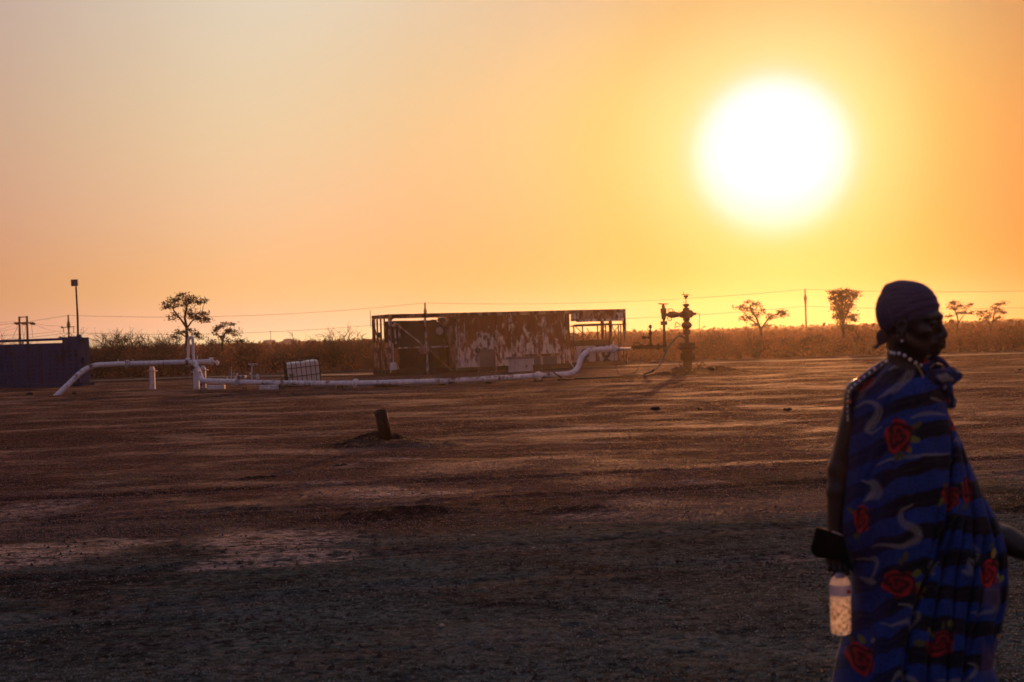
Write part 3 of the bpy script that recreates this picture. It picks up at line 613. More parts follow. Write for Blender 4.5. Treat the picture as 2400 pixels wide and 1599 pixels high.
# ------------------------------------------------------------------ long rusted container frame
class Face:
    """a vertical plane through two ground points: pixel -> (along, height), and back to world with a depth behind it"""
    def __init__(s, A, B):
        s.A = Vector(A); s.u = (Vector(B) - s.A); s.len = s.u.length; s.u.normalize(); s.n = Vector((-s.u.y, s.u.x, 0)); s.z = Vector((0, 0, 1))
    def at(s, px, py, w=0.0):
        d = ray(px, py); o = Vector((0, 0, CAM_H)); A = s.A + s.n * w
        t = (A - o).dot(s.n) / d.dot(s.n); p = o + d * t; r = p - A
        return r.dot(s.u), r.z
    def pt(s, a, w, z): return s.A + s.u * a + s.n * w + s.z * z
    def ax(s): return (s.u, s.n, s.z)
    def box(s, mb, a0, a1, w0, w1, z0, z1): return mb.box(s.pt((a0 + a1) / 2, (w0 + w1) / 2, (z0 + z1) / 2), ((a1 - a0) / 2, (w1 - w0) / 2, (z1 - z0) / 2), s.ax())
    def pbox(s, mb, x0, y0, x1, y1, w0, w1):
        """box from two photograph corners on the plane at depth w0"""
        a0, z1 = s.at(x0, y0, w0); a1, z0 = s.at(x1, y1, w0); return s.box(mb, a0, a1, w0, w1, z0, z1)
    def bar(s, mb, p, q, w, r, n=6):
        (a0, z0), (a1, z1) = s.at(*p, w), s.at(*q, w); return mb.tube([s.pt(a0, w, z0), s.pt(a1, w, z1)], r, n)
FA = Vector((-5.46, 63.4, 0)); FB = Vector((5.50, 68.3, 0))
fc = Face(FA, FB); LEN, HGT, WID = fc.len, 2.74, 2.40
root = empty('rusted_container', FA, 'long rusted white container frame with open ends and peeling middle wall', 'container')
def part(name, m, fn, parent=None, smooth=False, bevel=0.0, label=None):
    mb = MB(); fn(mb); o = mb.build(name, M[m], parent or root, smooth, bevel)
    if label: o['label'] = label
    return o
X = lambda px, py=800, w=0: fc.at(px, py, w)[0]
part('base_frame', 'dark_steel', lambda b: (fc.box(b, 0, LEN, 0, .14, .04, .24), fc.box(b, 0, LEN, WID - .14, WID, .04, .24), fc.box(b, .002, .13, .14, WID - .14, .05, .23), fc.box(b, LEN - .13, LEN - .002, .14, WID - .14, .05, .23),
     [fc.box(b, a, a + .1, .14, WID - .14, .06, .2) for a in np.arange(1.2, LEN - 1, 1.3)]))
part('floor', 'dark_steel', lambda b: fc.box(b, .13, LEN - .13, .14, WID - .14, .24, .27))
for a, w in ((0.0, 0.0), (LEN - .13, 0.0), (0.0, WID - .13), (LEN - .13, WID - .13)):
    part('corner_post', 'rust', lambda b: fc.box(b, a, a + .13, w, w + .13, .24, HGT - .17))
part('top_rail', 'rust', lambda b: fc.box(b, 0, LEN, -.01, .11, HGT - .17, HGT))
part('top_rail', 'rust', lambda b: fc.box(b, 0, LEN, WID - .11, WID, HGT - .16, HGT - .01))
part('end_rail', 'rust', lambda b: fc.box(b, 0, .11, .11, WID - .11, HGT - .168, HGT - .004)); part('end_rail', 'rust', lambda b: fc.box(b, LEN - .11, LEN, .11, WID - .11, HGT - .168, HGT - .004))
xw0, xw1 = X(1071), X(1338)
# corrugated middle wall
def corr(b):
    n = int((xw1 - xw0) / .055); pts = []
    for i in range(n + 1):
        a = xw0 + (xw1 - xw0) * i / n; k = i % 6; w = .05 if k < 3 else .075
        pts.append((a, w))
    vs = [fc.pt(a, w, .24) for a, w in pts] + [fc.pt(a, w, HGT - .175) for a, w in pts]; m = n + 1
    b.add(vs, [(i, i + 1, m + i + 1, m + i) for i in range(n)])
part('wall', 'rust_white', corr)
part('back_wall', 'rust', lambda b: fc.box(b, xw0, xw1, WID - .09, WID - .05, .24, HGT - .17))
part('partition', 'rust', lambda b: fc.box(b, xw0, xw0 + .05, .08, WID - .12, .27, HGT - .18))
part('partition', 'rust', lambda b: fc.box(b, xw1 - .05, xw1, .08, WID - .12, .27, HGT - .18))
part('roof', 'rust', lambda b: fc.box(b, xw0 + .002, xw1 - .002, .112, WID - .112, HGT - .04, HGT - .02))
for px in (1077, 1090, 1166, 1200, 1325):
    part('wall_seam', 'flake_white', lambda b: fc.box(b, X(px) - .018, X(px) + .018, .02, .052, .25, HGT - .18))
for x0, y0, x1, y1 in ((1085, 748, 1110, 770), (1178, 750, 1197, 790), (1232, 745, 1275, 768)):
    pass
# service hatch with a white plate over a louvre
def hatch_frame(b):
    fc.pbox(b, 1120, 781, 1162, 784, .0, .05); fc.pbox(b, 1119, 784, 1123, 872, .0, .05); fc.pbox(b, 1160, 784, 1164, 871, .0, .05); fc.pbox(b, 1123, 816, 1160, 818, .0, .05)
hatch = part('hatch', 'flake_white', lambda b: fc.pbox(b, 1123, 785, 1160, 815, .015, .05))
part('hatch_frame', 'flake_white', hatch_frame, hatch)
def louvre(b, x0, y0, x1, y1, w=.015, n=9):
    (a0, z1), (a1, z0) = fc.at(x0, y0, w), fc.at(x1, y1, w); fc.box(b, a0, a1, w + .03, w + .045, z0, z1)
    for i in range(n):
        zc = z0 + (z1 - z0) * (i + .5) / n; d = (z1 - z0) / n * .34
        b.prism([fc.pt(a0, w, zc - d), fc.pt(a0, w + .028, zc + d), fc.pt(a0, w + .028, zc + d * .3)], fc.u * (a1 - a0))
part('louvre', 'louvre', lambda b: louvre(b, 1124, 819, 1159, 871, .015, 14), hatch)
part('port_hole', 'hole', lambda b: b.lathe(fc.pt(X(1120, 821), .045, fc.at(1120, 821)[1]), -fc.n, [(0, .11), (.06, .11), (.06, .085), (.02, .08)], 16), smooth=True)
for x0, x1 in ((1252, 1268), (1273, 1307)):
    part('vent_louvre', 'louvre', lambda b: louvre(b, x0, 836, x1, 866, .012, 8))
for x0 in (1268.5, 1308): part('vent_post', 'flake_white', lambda b: fc.pbox(b, x0, 835, x0 + 3.6, 867, .004, .05))
part('vent_lintel', 'rust', lambda b: fc.pbox(b, 1225, 831, 1313, 834, -.005, .05))
# front header over the right opening, and its trim
part('header_panel', 'rust', lambda b: fc.pbox(b, 1338, 732, 1463, 750, .015, .05))
part('header_lip', 'flake_white', lambda b: fc.pbox(b, 1352, 749, 1463, 752, -.03, .05))
for x0, x1 in ((1338, 1356), (1444, 1460)): part('header_plate', 'flake_white', lambda b: fc.pbox(b, x0, 733, x1, 747, .006, .03))
part('header_brace', 'flake_white', lambda b: fc.bar(b, (1401, 733), (1398, 749), -.01, .02))
# gussets, cross pieces and posts of the left bay
def gus(b, pts, w=.02, t=.02): b.prism([fc.pt(*(lambda q: (q[0], w, q[1]))(fc.at(px, py, w))) for px, py in pts], fc.n * t)
part('gusset', 'rust', lambda b: gus(b, [(916, 745), (925, 745), (916, 753)]))
part('gusset', 'rust', lambda b: gus(b, [(1036, 745), (1071, 744), (1071, 805), (1052, 805), (1051, 757)], .03))
part('bay_post', 'rust', lambda b: fc.pbox(b, 1053, 745, 1071, 870, .05, .12))
part('white_post', 'flake_white', lambda b: fc.bar(b, (1067.5, 748), (1072, 868), -.02, .045, 8), smooth=True)
part('white_post', 'flake_white', lambda b: fc.bar(b, (996, 745), (1002.5, 878), -.03, .05, 8), smooth=True)
part('white_rail', 'flake_white', lambda b: fc.bar(b, (934, 816), (1050, 812), .0, .04, 6))
part('brace', 'flake_white', lambda b: fc.bar(b, (925, 757), (1008, 822), -.05, .035))
part('brace', 'rust', lambda b: fc.bar(b, (1008, 822), (1058, 868), -.05, .032))
part('brace', 'rust', lambda b: fc.bar(b, (987, 826), (944, 868), -.05, .025))
part('brace_plate', 'rust', lambda b: gus(b, [(983, 815), (992, 806), (1004, 808), (1008, 820), (1002, 830), (988, 830), (980, 822)], -.075))
part('side_post', 'flake_white', lambda b: fc.bar(b, (911, 750), (916, 874), -.015, .035))
part('side_post', 'flake_white', lambda b: fc.bar(b, (924, 756), (928, 806), .25, .04))
part('side_panel', 'grey_box', lambda b: fc.pbox(b, 917, 805, 924, 862, .1, .16))
for px, py in ((916, 868), (925, 864)): part('white_drum', 'pipe_white', lambda b: b.lathe(fc.pt(X(px), -.05 if px < 920 else .12, .25), (0, 0, 1), [(0, .08), (.02, .10), (.26, .10), (.28, .06), (.34, .055)], 12), smooth=True)
# left end face: posts, rails and diagonals between front and back corners
ef_ = lambda w, z: fc.pt(-.02, w, z)
for w in (.55, 1.05, 1.55, 2.0): part('end_post', 'rust', lambda b: b.tube([ef_(w, .25), ef_(w, HGT - .18)], .045, 5))
part('end_brace', 'dark_steel', lambda b: b.tube([ef_(.1, 2.3), ef_(1.05, .5)], .035, 5)); part('end_brace', 'dark_steel', lambda b: b.tube([ef_(2.2, 2.4), ef_(1.1, 1.2)], .035, 5))
part('end_panel', 'rust', lambda b: fc.box(b, -.05, -.03, .15, 2.25, .25, 1.25))
part('end_plate', 'dark_steel', lambda b: fc.box(b, -.06, -.035, .9, 1.5, 1.7, 1.95))
part('whip_rod', 'dark_steel', lambda b: b.tube([fc.pt(-.05, WID, 2.2), fc.pt(-.06, WID, 3.0)], .012, 4))
# machinery in the left bay
def housing(b):
    pts = [(924, 752), (1022, 751), (1036, 762), (1043, 772), (1044, 786), (1036, 805), (1028, 816), (934, 816), (934, 806), (924, 800)]
    b.prism([fc.pt(*(lambda q: (q[0], .75, q[1]))(fc.at(px, py, .75))) for px, py in pts], fc.n * 1.3)
part('machine_housing', 'dark_steel', housing, bevel=.03)
part('oval_cover', 'grey_box', lambda b: b.lathe(fc.pt(X(1031, 776, .7), .72, fc.at(1031, 776, .7)[1]), fc.n, [(0, .16), (.02, .18), (.06, .18)], 18), smooth=True)
part('duct', 'flake_white', lambda b: b.tube([fc.pt(X(925 + 3 + 8 * math.cos(t), 770, .6), .6, fc.at(930, 765 - 5 * math.sin(t), .6)[1]) for t in np.linspace(math.pi, -.2, 8)] + [fc.pt(X(936, 790, .6), .6, fc.at(936, 793, .6)[1])], .05, 7), smooth=True)
part('tank', 'dark_steel', lambda b: b.lathe(fc.pt(X(1022, 850, 1.0), 1.1, .28), (0, 0, 1), [(0, .42), (.05, .46), (.85, .46), (1.0, .36), (1.05, .1)], 20), smooth=True)
part('lower_panel', 'dark_steel', lambda b: fc.pbox(b, 936, 818, 1003, 870, .9, 1.0))
part('lower_panel', 'rust', lambda b: fc.pbox(b, 1034, 818, 1056, 866, 1.3, 1.36))
part('lattice', 'dark_steel', lambda b: [fc.bar(b, p, q, 1.9, .022, 4) for p, q in (((1010, 750), (1052, 752)), ((1042, 752), (1044, 800)), ((1018, 752), (1042, 772)), ((1040, 753), (1024, 768)), ((1040, 780), (1034, 806)))])
part('valve_wheel', 'rust', lambda b: b.torus(fc.pt(X(1052, 771, .2), .3, fc.at(1050, 771, .2)[1]), fc.n, .16, .025, 16, 6), smooth=True)
# right bay: cage, dark boxes and two cabinets with round fans
def cage(b):
    W = 1.2
    for p, q in (((1337, 765), (1468, 760)), ((1346, 762), (1430, 759)), ((1344, 762), (1352, 866)), ((1365, 765), (1367, 800)), ((1400, 760), (1402, 812)), ((1419, 763), (1421, 800)), ((1455, 760), (1456, 862)), ((1449, 760), (1450, 812))): fc.bar(b, p, q, W, .035, 5)
    for p, q in (((1347, 764), (1400, 812)), ((1419, 764), (1386, 797)), ((1367, 782), (1349, 800)), ((1434, 762), (1452, 806)), ((1451, 764), (1410, 808)), ((1436, 768), (1455, 812)), ((1400, 815), (1376, 770))): fc.bar(b, p, q, W + .05, .022, 4)
part('cage', 'dark_steel', cage)
part('cage_post', 'flake_white', lambda b: fc.bar(b, (1345.5, 770), (1349, 820), .1, .025, 6)); part('cage_post', 'rust', lambda b: fc.pbox(b, 1429, 752, 1436, 812, .3, .42)); part('cage_post', 'rust', lambda b: fc.pbox(b, 1398, 812, 1403, 866, .35, .45)); part('cage_post', 'flake_white', lambda b: fc.pbox(b, 1404, 815, 1406.5, 862, .33, .4))
part('machine_box', 'dark_steel', lambda b: fc.pbox(b, 1350, 798, 1428, 810, .9, 1.6)); part('machine_box', 'grey_box', lambda b: fc.pbox(b, 1428, 800, 1440, 812, .9, 1.4))
for x0, y0, x1, y1, fans in ((1350, 812, 1398, 862, ((1371, 829), (1371, 852))), (1404, 812, 1450, 860, ((1420, 829), (1421, 851.5)))):
    cab = part('fan_cabinet', 'grey_box', lambda b: fc.pbox(b, x0, y0, x1, y1, .5, 1.0))
    for fx, fy in fans:
        a, z = fc.at(fx, fy, .5)
        f = part('fan', 'dark_steel', lambda b: b.lathe(fc.pt(a, .495, z), -fc.n, [(0, .235), (.03, .235), (.03, .21), (.004, .20)], 22), cab, True)
        part('fan_hub', 'grey_box', lambda b: b.lathe(fc.pt(a, .49, z), -fc.n, [(0, .075), (.03, .07)], 12), f, True)
part('cabinet_post', 'rust', lambda b: fc.pbox(b, 1450, 810, 1457, 860, .4, .5)); part('cabinet_post', 'flake_white', lambda b: fc.pbox(b, 1458, 812, 1460.5, 860, .3, .36))
part('tap', 'flake_white', lambda b: (fc.bar(b, (1336, 846), (1346, 852), -.06, .03), fc.bar(b, (1338, 850), (1347, 866), -.05, .04)))
part('side_brace', 'rust', lambda b: fc.pbox(b, 1340, 790, 1347, 862, .06, .12))

# standing grey cabinet in front of the wall
g0 = GX(1225, 61.5); cab = empty('distribution_cabinet', g0, 'grey metal cabinet on thin legs standing in front of the rusted container wall', 'cabinet')
cf = Face(P(1199, 870, 61.3).xy.to_3d(), P(1252, 870, 62.3).xy.to_3d())
mb = MB(); cf.pbox(mb, 1204, 840, 1250, 870, 0, .35); mb.build('body', M['grey_box'], cab, bevel=.01)
mb = MB(); cf.pbox(mb, 1207, 843, 1247, 868, -.02, -.003); mb.build('door', M['grey_box'], cab, bevel=.008)
mb = MB(); cf.pbox(mb, 1202, 837.5, 1252, 840, -.04, .39); mb.build('lid', M['louvre'], cab)
mb = MB(); a, z = cf.at(1233, 858); mb.lathe(cf.pt(a, -.02, z), -cf.n, [(0, .06), (.02, .055), (.03, .02)], 10); mb.build('rust_patch', M['rust'], cab)
for px in (1206, 1242):
    for w in (.03, .30):
        mb = MB(); a = cf.at(px, 870)[0]; z = cf.at(px, 870)[1]; cf.box(mb, a - .02, a + .02, w, w + .04, 0, z); mb.build('leg', M['dark_steel'], cab)

# ------------------------------------------------------------------ blue perforated container at left
bA = GX(-150, 63.4); bB = GX(186, 61.9); bf = Face(bA, bB); broot = empty('blue_container', bA, 'dark blue steel container with columns of round holes and a rail on top', 'container')
bl = bf.len; _, ztop = bf.at(150, 803.5)
def bpart(name, m, fn, **k):
    mb = MB(); fn(mb); return mb.build(name, M[m], broot, **k)
bpart('body', 'blue_steel', lambda b: (bf.box(b, 0, bl, 0, .95, .16, ztop)))
bpart('skid', 'blue_steel', lambda b: (bf.box(b, -.1, bl + .18, -.06, .06, 0.0, .13), bf.box(b, -.1, bl + .18, .86, .97, 0.0, .13), bf.box(b, bl + .02, bl + .12, .06, .86, 0.01, .12)))
_, zr = bf.at(100, 797.5)
bpart('top_rail', 'blue_steel', lambda b: (b.tube([bf.pt(-.2, .05, zr), bf.pt(bl - .3, .05, zr + .02)], .055, 8), bf.box(b, bl - .75, bl + .02, .0, .92, ztop + .002, zr + .07)), smooth=False)
for a in (.5, 2.4, 4.3): bpart('rail_post', 'blue_steel', lambda b: bf.box(b, a, a + .05, .03, .08, ztop, zr))
rg = np.random.default_rng(3)
def bracket(b):
    for k in range(14): b.box(bf.pt(bl - .15 + rg.uniform(-.3, .25), rg.uniform(-.05, .6), zr + rg.uniform(-.12, .14)), (rg.uniform(.03, .1), rg.uniform(.03, .1), rg.uniform(.03, .07)), bf.ax())
bpart('lifting_lugs', 'blue_steel', bracket)
bpart('end_box', 'blue_steel', lambda b: bf.box(b, bl, bl + .10, .3, .6, 1.0, 1.25))
bpart('door_seam', 'hole', lambda b: (bf.pbox(b, 92.2, 808, 93.2, 902, -.006, 0), bf.pbox(b, 97.5, 812, 98.3, 902, -.006, 0)))
bpart('latch', 'blue_steel', lambda b: bf.pbox(b, 90, 862, 100, 865, -.05, 0))
for px in (13, 28.5, 44, 65, 76.5, 116, 131.5, 146.5, 165, 176):
    for k in range(7):
        y = 828.5 + 10.55 * k - (px - 13) * .033 - .2 * k; x = px + k * .32
        a, z = bf.at(x, y)
        bpart('round_hole', 'hole', lambda b: b.lathe(bf.pt(a, .03, z), -bf.n, [(0, .040), (.034, .043)], 10))

# ------------------------------------------------------------------ white pipeline
YP = 52.5
pl_root = empty('white_pipeline', GX(470, YP), 'white painted pipeline, raised at left, low in the middle, stepping up near the wellhead', 'pipeline')
def ptube(name, pts, r, n=14, m='pipe_white', parent=None, smooth=True):
    mb = MB(); mb.tube(pts, r, n); return mb.build(name, M[m], parent or pl_root, smooth)
def bendpath(pts, rad=.3, k=6):
    out = [Vector(pts[0])]
    for i in range(1, len(pts) - 1):
        a, b, c = Vector(pts[i - 1]), Vector(pts[i]), Vector(pts[i + 1]); d1 = (a - b); d2 = (c - b); q = min(rad, d1.length * .48, d2.length * .48)
        p1 = b + d1.normalized() * q; p2 = b + d2.normalized() * q
        for j in range(k + 1): t = j / k; out.append(p1 * (1 - t) ** 2 + b * 2 * t * (1 - t) + p2 * t ** 2)
    out.append(Vector(pts[-1])); return out
def flange(c, d, r, t=.05, parent=None, bolts=10):
    c = Vector(c); d = Vector(d).normalized(); mb = MB()
    for s in (-1, 1):
        mb.lathe(c + d * (s * .028 - t / 2), d, [(0, r * .93), (.006, r), (t - .006, r), (t, r * .93)], 22)
    a = d.orthogonal().normalized(); b = d.cross(a)
    for k in range(bolts):
        q = c + (a * math.cos(6.2832 * k / bolts) + b * math.sin(6.2832 * k / bolts)) * r * .80; mb.tube([q - d * .085, q + d * .085], .014, 6)
    return mb.build('flange', M['flange_white'], parent or pl_root, True)
Yl = 46.6
A0 = [P(128, 934, 50.6), P(205, 858, 46.2), P(240, 855.5, 46.4), P(297, 853.5, 46.6)]
ptube('pipe', bendpath([P(124, 936, 50.8), P(206, 856.5, 52.0), P(290, 853, 53.4)], .6, 8), 0.097)
flange(P(297, 853, 53.5), P(330, 852, 53.7) - P(290, 853, 53.4), 0.149)
ptube('pipe', [P(300, 853, 53.5), P(434, 849, 54.1)], 0.097)
mb = MB(); d_ = (P(434, 849, 54.1) - P(300, 853, 53.5)).normalized()
mb.lathe(P(383, 850.6, 53.87) - d_ * .01, d_, [(0, .0985), (.02, .0985)], 14); mb.build('weld_band', M['dark_steel'], pl_root, True)
for px in (277, 312):
    q = P(px, 847, 53.5); ptube('nipple', [q - Vector((0, 0, .04)), q + Vector((0, 0, .07))], .017, 6)
flange(P(439, 849, 54.1), d_, 0.165); flange(P(444.5, 849, 54.1), d_, 0.154)
ptube('pipe', [P(446, 849.5, 54.15), P(492, 847.5, 54.3)], 0.094)
flange(P(495, 847, 54.3), d_, 0.149)
ptube('reducer', [P(498, 848, 54.3), P(503, 849, 54.3), P(509, 850, 54.3), P(513, 850, 54.3)], [.08, .05, .045, .06], 12)
ptube('end_cap', [P(509, 850, 54.3) - Vector((0, 0, .10)), P(509, 850, 54.3) + Vector((0, 0, .10))], .04, 8)
# loop that stands on the junction
ptube('vent_loop', bendpath([P(440.5, 848, 54.4), P(442, 792, 54.4), P(451.5, 789.5, 54.1), P(454, 848, 54.1)], .13, 6), .053, 12)
ptube('vent_tip', [P(448.8, 792, 54.2), P(449.2, 777, 54.2)], .014, 6)
ptube('gauge', [P(462.5, 845, 54.1), P(462.8, 834, 54.1)], [.016, .028], 8)
ptube('drop_leg', bendpath([P(449, 850, 54.0), P(458, 851, 53.6), P(470, 886, 53.0), P(476, 893, 52.8), P(545, 895, 51.6)], .28, 6), 0.101)
# supports
for px, top, bot, Y, w in ((356.5, 864, 911, 54.2, .10), (460, 866, 912, 53.0, .098), (475.5, 862, 912, 53.8, 0.101)):
    a, b = P(px, top, Y), GX(px + 1.2, Y); s = empty('support', b); s.parent = pl_root; s.matrix_parent_inverse = pl_root.matrix_world.inverted()
    mb = MB(); mb.box((b.x, Y, (a.z) / 2 - .02), (w, .085, a.z / 2 + .02)); mb.build('pillar', M['pipe_white'], s, bevel=.006)
    mb = MB(); mb.box((b.x, Y, a.z - .09), (w * 1.9, .12, .012)); mb.box((b.x, Y, a.z + .0), (w * .7, .07, .08)); mb.build('saddle', M['flange_white'], s)
ptube('pipe', [P(545, 895, 51.6), P(556, 896, 51.3)], 0.105)
flange(P(557, 896, 51.3), P(600, 897, 50.9) - P(545, 895, 51.6), 0.165)
lowp = [P(559, 896, 51.3), P(700, 899, 49.8), P(834, 899, 48.6), P(1060, 893, 48.0), P(1262, 881, 49.0)]
ptube('pipe', lowp[:3], 0.097); flange(lowp[2], lowp[3] - lowp[2], 0.160); ptube('pipe', lowp[2:], 0.097)
flange(lowp[4], lowp[4] - lowp[3], 0.160)
ptube('pipe', bendpath([lowp[4], P(1352, 876, 49.7), P(1366, 823, 50.0), P(1432, 818, 50.7)], .52, 8), 0.099)
dd = P(1440, 817.5, 50.8) - P(1400, 820, 50.4)
flange(P(1437, 818, 50.8), dd, 0.165); flange(P(1440.5, 817.5, 50.8), dd, .13)
ptube('reducer', [P(1441, 818, 46.5), P(1449, 818, 46.6), P(1484, 817, 54.4)], [.085, .046, .042], 12)
ptube('coil', [P(1425 + 12 * t, 818 + 9 * math.sin(t * 9), 50.65 + .12 * math.cos(t * 9)) for t in np.linspace(-.6, .9, 26)], .012, 5)
# small valves and low blocks on the low run
for px, y0, y1, Y in ((533, 888, 883, 51.7), (542.5, 888, 858, 51.6), (541.8, 889, 880, 51.6)): ptube('nipple', [P(px, y0, Y), P(px, y1, Y)], .018 if y1 > 870 else .008, 6)
v = empty('valve', P(553, 888, 51.4)); v.parent = pl_root; v.matrix_parent_inverse = pl_root.matrix_world.inverted()
ptube('stem', [P(552, 890, 51.4), P(552, 878, 51.4)], .035, 8, parent=v)
mb = MB(); mb.lathe(P(552, 879.5, 51.4), (0, 0, 1), [(0, .08), (.03, .085), (.06, .075)], 14); mb.build('bonnet', M['flange_white'], v, True)
mb = MB(); mb.box(P(567, 883, 51.2), (.15, .08, .05)); mb.build('actuator', M['flange_white'], v, bevel=.008)
v = empty('valve', P(592, 888, 50.9)); v.parent = pl_root; v.matrix_parent_inverse = pl_root.matrix_world.inverted()
ptube('stem', [P(590.5, 892, 50.9), P(590, 853, 50.9)], .025, 8, parent=v)
mb = MB(); mb.lathe(P(590.5, 878, 50.9), (0, 0, 1), [(0, .075), (.05, .085), (.09, .05)], 12); mb.build('bonnet', M['flange_white'], v, True)
mb = MB(); mb.torus(P(594, 853.5, 50.9), (0, 0, 1), .17, .022, 20, 6); mb.tube([P(594, 853.5, 50.9) + Vector((-.17, 0, 0)), P(594, 853.5, 50.9) + Vector((.17, 0, 0))], .016, 6); mb.tube([P(594, 853.5, 50.9) + Vector((0, -.17, 0)), P(594, 853.5, 50.9) + Vector((0, .17, 0))], .016, 6); mb.box(P(594, 855, 50.9), (.11, .10, .03)); mb.build('handwheel', M['flange_white'], v, True)
ptube('drain', bendpath([P(602, 889, 50.8), P(601, 877, 50.8), P(605, 880, 50.8), P(606, 888, 50.8)], .04, 3), .020, 6)
for x0, x1, Y in ((487, 527, 52.0), (610, 652, 49.9)):
    c = GX((x0 + x1) / 2, Y, .06); mb = MB(); mb.box(c, ((x1 - x0) / 2 * Y / FPX, .12, .075)); o = mb.build('low_block', M['pipe_white'], bevel=.01)
    tag(o, 'white block on the ground under the pipe, ' + ('beside the two pillars' if x0 < 500 else 'left of the caged white tank'), 'block', 'low white blocks under the pipeline')
for px, w_, Y in ((1035, 10, 48.1), (1145, 7, 48.5), (1262, 10, 49), (797, 6, 48.7), (905, 30, 48.3)):
    c = GX(px, Y + .12, .05); mb = MB(); mb.box(c, (w_ * Y / FPX, .09, .05)); o = mb.build('timber_block', M['pole'], bevel=.01)
    lab = {1035: 'dark timber plank on the ground under the low pipe, below the open left bay', 1145: 'small dark block under the low pipe, below the peeling wall', 1262: 'dark block under the flange next to the pipe step', 797: 'dark block under the low pipe left of its middle flange', 905: 'long dark plank under the pipe below the container corner'}[px]
    tag(o, lab, 'block', 'timber blocks under the pipeline')
# creeper growing over the pipe by the tank
rg = np.random.default_rng(21); C = []
for px, py, rx, ry in ((661, 893, 5, 12), (668, 906, 8, 4), (683, 880, 8, 5), (690, 900, 14, 3), (574, 912, 7, 4), (655, 905, 6, 5)):
    c = np.array(P(px, py, 49.7 if px > 600 else 50.6)); C.append(c + rg.normal(0, 1, (60, 3)) * np.array([rx, rx, ry]) * .0075)
C = np.concatenate(C); C[:, 2] = np.maximum(C[:, 2], .02); Vv, Ff = leaf_quads(rg, C, .028)
cr = empty('creeper', GX(662, 49.8), 'small leafy creeper climbing the white pipe beside the caged tank', 'plant'); np_mesh('leaves', Vv, Ff, M['green_leaf'], cr)
mb = MB(); mb.tube([GX(662, 49.7), P(660, 892, 49.6), P(658, 880, 49.7)], .008, 5); mb.tube([GX(668, 49.7), P(676, 895, 49.6), P(688, 884, 49.8)], .006, 5); mb.build('stem', M['bark'], cr)

# ------------------------------------------------------------------ caged white liquid tank, tilted
T0 = GX(664, 52.6); troot = empty('caged_tank', T0, 'white plastic liquid tank in a dark wire cage, tilted up to the right', 'tank')
M['tank_plastic'] = mat('tank_plastic', (.80, .76, .72), .45, nscale=2.5, namt=.12)
b_ = M['tank_plastic'].node_tree; wq = NT(b_); pb = b_.nodes['Principled BSDF']; tr = wq.node('ShaderNodeBsdfTranslucent'); tr.inputs[0].default_value = (.8, .6, .5, 1)
mx = wq.node('ShaderNodeMixShader'); mx.inputs[0].default_value = .3; wq.put(mx.inputs[1], pb.outputs[0]); wq.put(mx.inputs[2], tr.outputs[0]); wq.put(b_.nodes['Material Output'].inputs[0], mx.outputs[0])
rot = Matrix.Rotation(R(15), 3, 'Z') @ Matrix.Rotation(R(-5.0), 3, 'Y') @ Matrix.Rotation(R(3), 3, 'X')
ux, uy, uz = rot @ Vector((1, 0, 0)), rot @ Vector((0, 1, 0)), rot @ Vector((0, 0, 1))
c0 = P(677, 906, 52.0) + Vector((0, 0, .02)); Lx, Ly, Lz = 1.21, 1.04, .88
O = c0
tp = lambda a, b, c: O + ux * a + uy * b + uz * c
mb = MB(); mb.box(tp(Lx / 2, Ly / 2, Lz / 2 - .02), (Lx / 2 - .035, Ly / 2 - .035, Lz / 2 - .05), (ux, uy, uz)); mb.build('liquid_box', M['tank_plastic'], troot, bevel=.05)
mb = MB()
for z in (0, .31, .62, Lz): mb.tube([tp(0, 0, z), tp(Lx, 0, z), tp(Lx, Ly, z), tp(0, Ly, z), tp(0, 0, z)], .015 if 0 < z < Lz else .020, 6)
for i in range(8):
    a = Lx * i / 7
    mb.tube([tp(a, 0, 0), tp(a, 0, Lz)], .012, 5); mb.tube([tp(a, Ly, 0), tp(a, Ly, Lz)], .012, 5)
for i in range(1, 5):
    a = Ly * i / 5; mb.tube([tp(0, a, 0), tp(0, a, Lz)], .012, 5); mb.tube([tp(Lx, a, 0), tp(Lx, a, Lz)], .012, 5)
mb.tube([tp(Lx * .35, 0, Lz), tp(Lx * .5, Ly, Lz)], .014, 5); mb.build('wire_cage', M['dark_steel'], troot)
mb = MB(); mb.lathe(tp(Lx / 2, Ly / 2, Lz - .07), uz, [(0, .10), (.05, .10), (.06, .08)], 16); mb.build('lid', M['black'], troot)
mb = MB(); mb.box(tp(Lx / 2, Ly / 2, -.06), (Lx / 2, Ly / 2, .04), (ux, uy, uz)); mb.build('pallet', M['pole'], troot)

# ------------------------------------------------------------------ wellhead
YW = 53.0; mW = YW / FPX
cp = lambda x, y, Y=YW: P(1400 + x / 6.534, 660 + y / 6.534, Y)
wroot = empty('wellhead', cp(1385, 1400), 'tall rusty wellhead of stacked valves standing in a mound, with side riser', 'wellhead')
def axisrev(name, prof, x_of, n=18, parent=None, m='well_steel'):
    """prof: (crop y, crop half width)"""
    mb = MB(); pts = [cp(x_of(y), y) for y, r in prof]; mb.tube(pts, [max(r * mW / 6.534, .004) for y, r in prof], n); return mb.build(name, M[m], parent or wroot, True)
ax = lambda y: 1355 + (y - 200) * .0245
axisrev('casing_head', [(1440, 62), (1345, 60), (1340, 78), (1322, 78), (1318, 70), (1215, 70), (1210, 84), (1195, 100), (1170, 106), (1130, 104), (1105, 86), (1052, 86)], ax)
axisrev('casing_flange', [(1048, 122), (1042, 127), (1002, 127), (998, 118), (990, 118), (984, 128), (940, 128), (936, 122)], ax)
axisrev('spool', [(940, 34), (900, 28), (812, 26)], ax)
axisrev('lower_flange', [(812, 52), (806, 56), (778, 56), (776, 50), (772, 50), (768, 56), (745, 56), (740, 50)], ax)
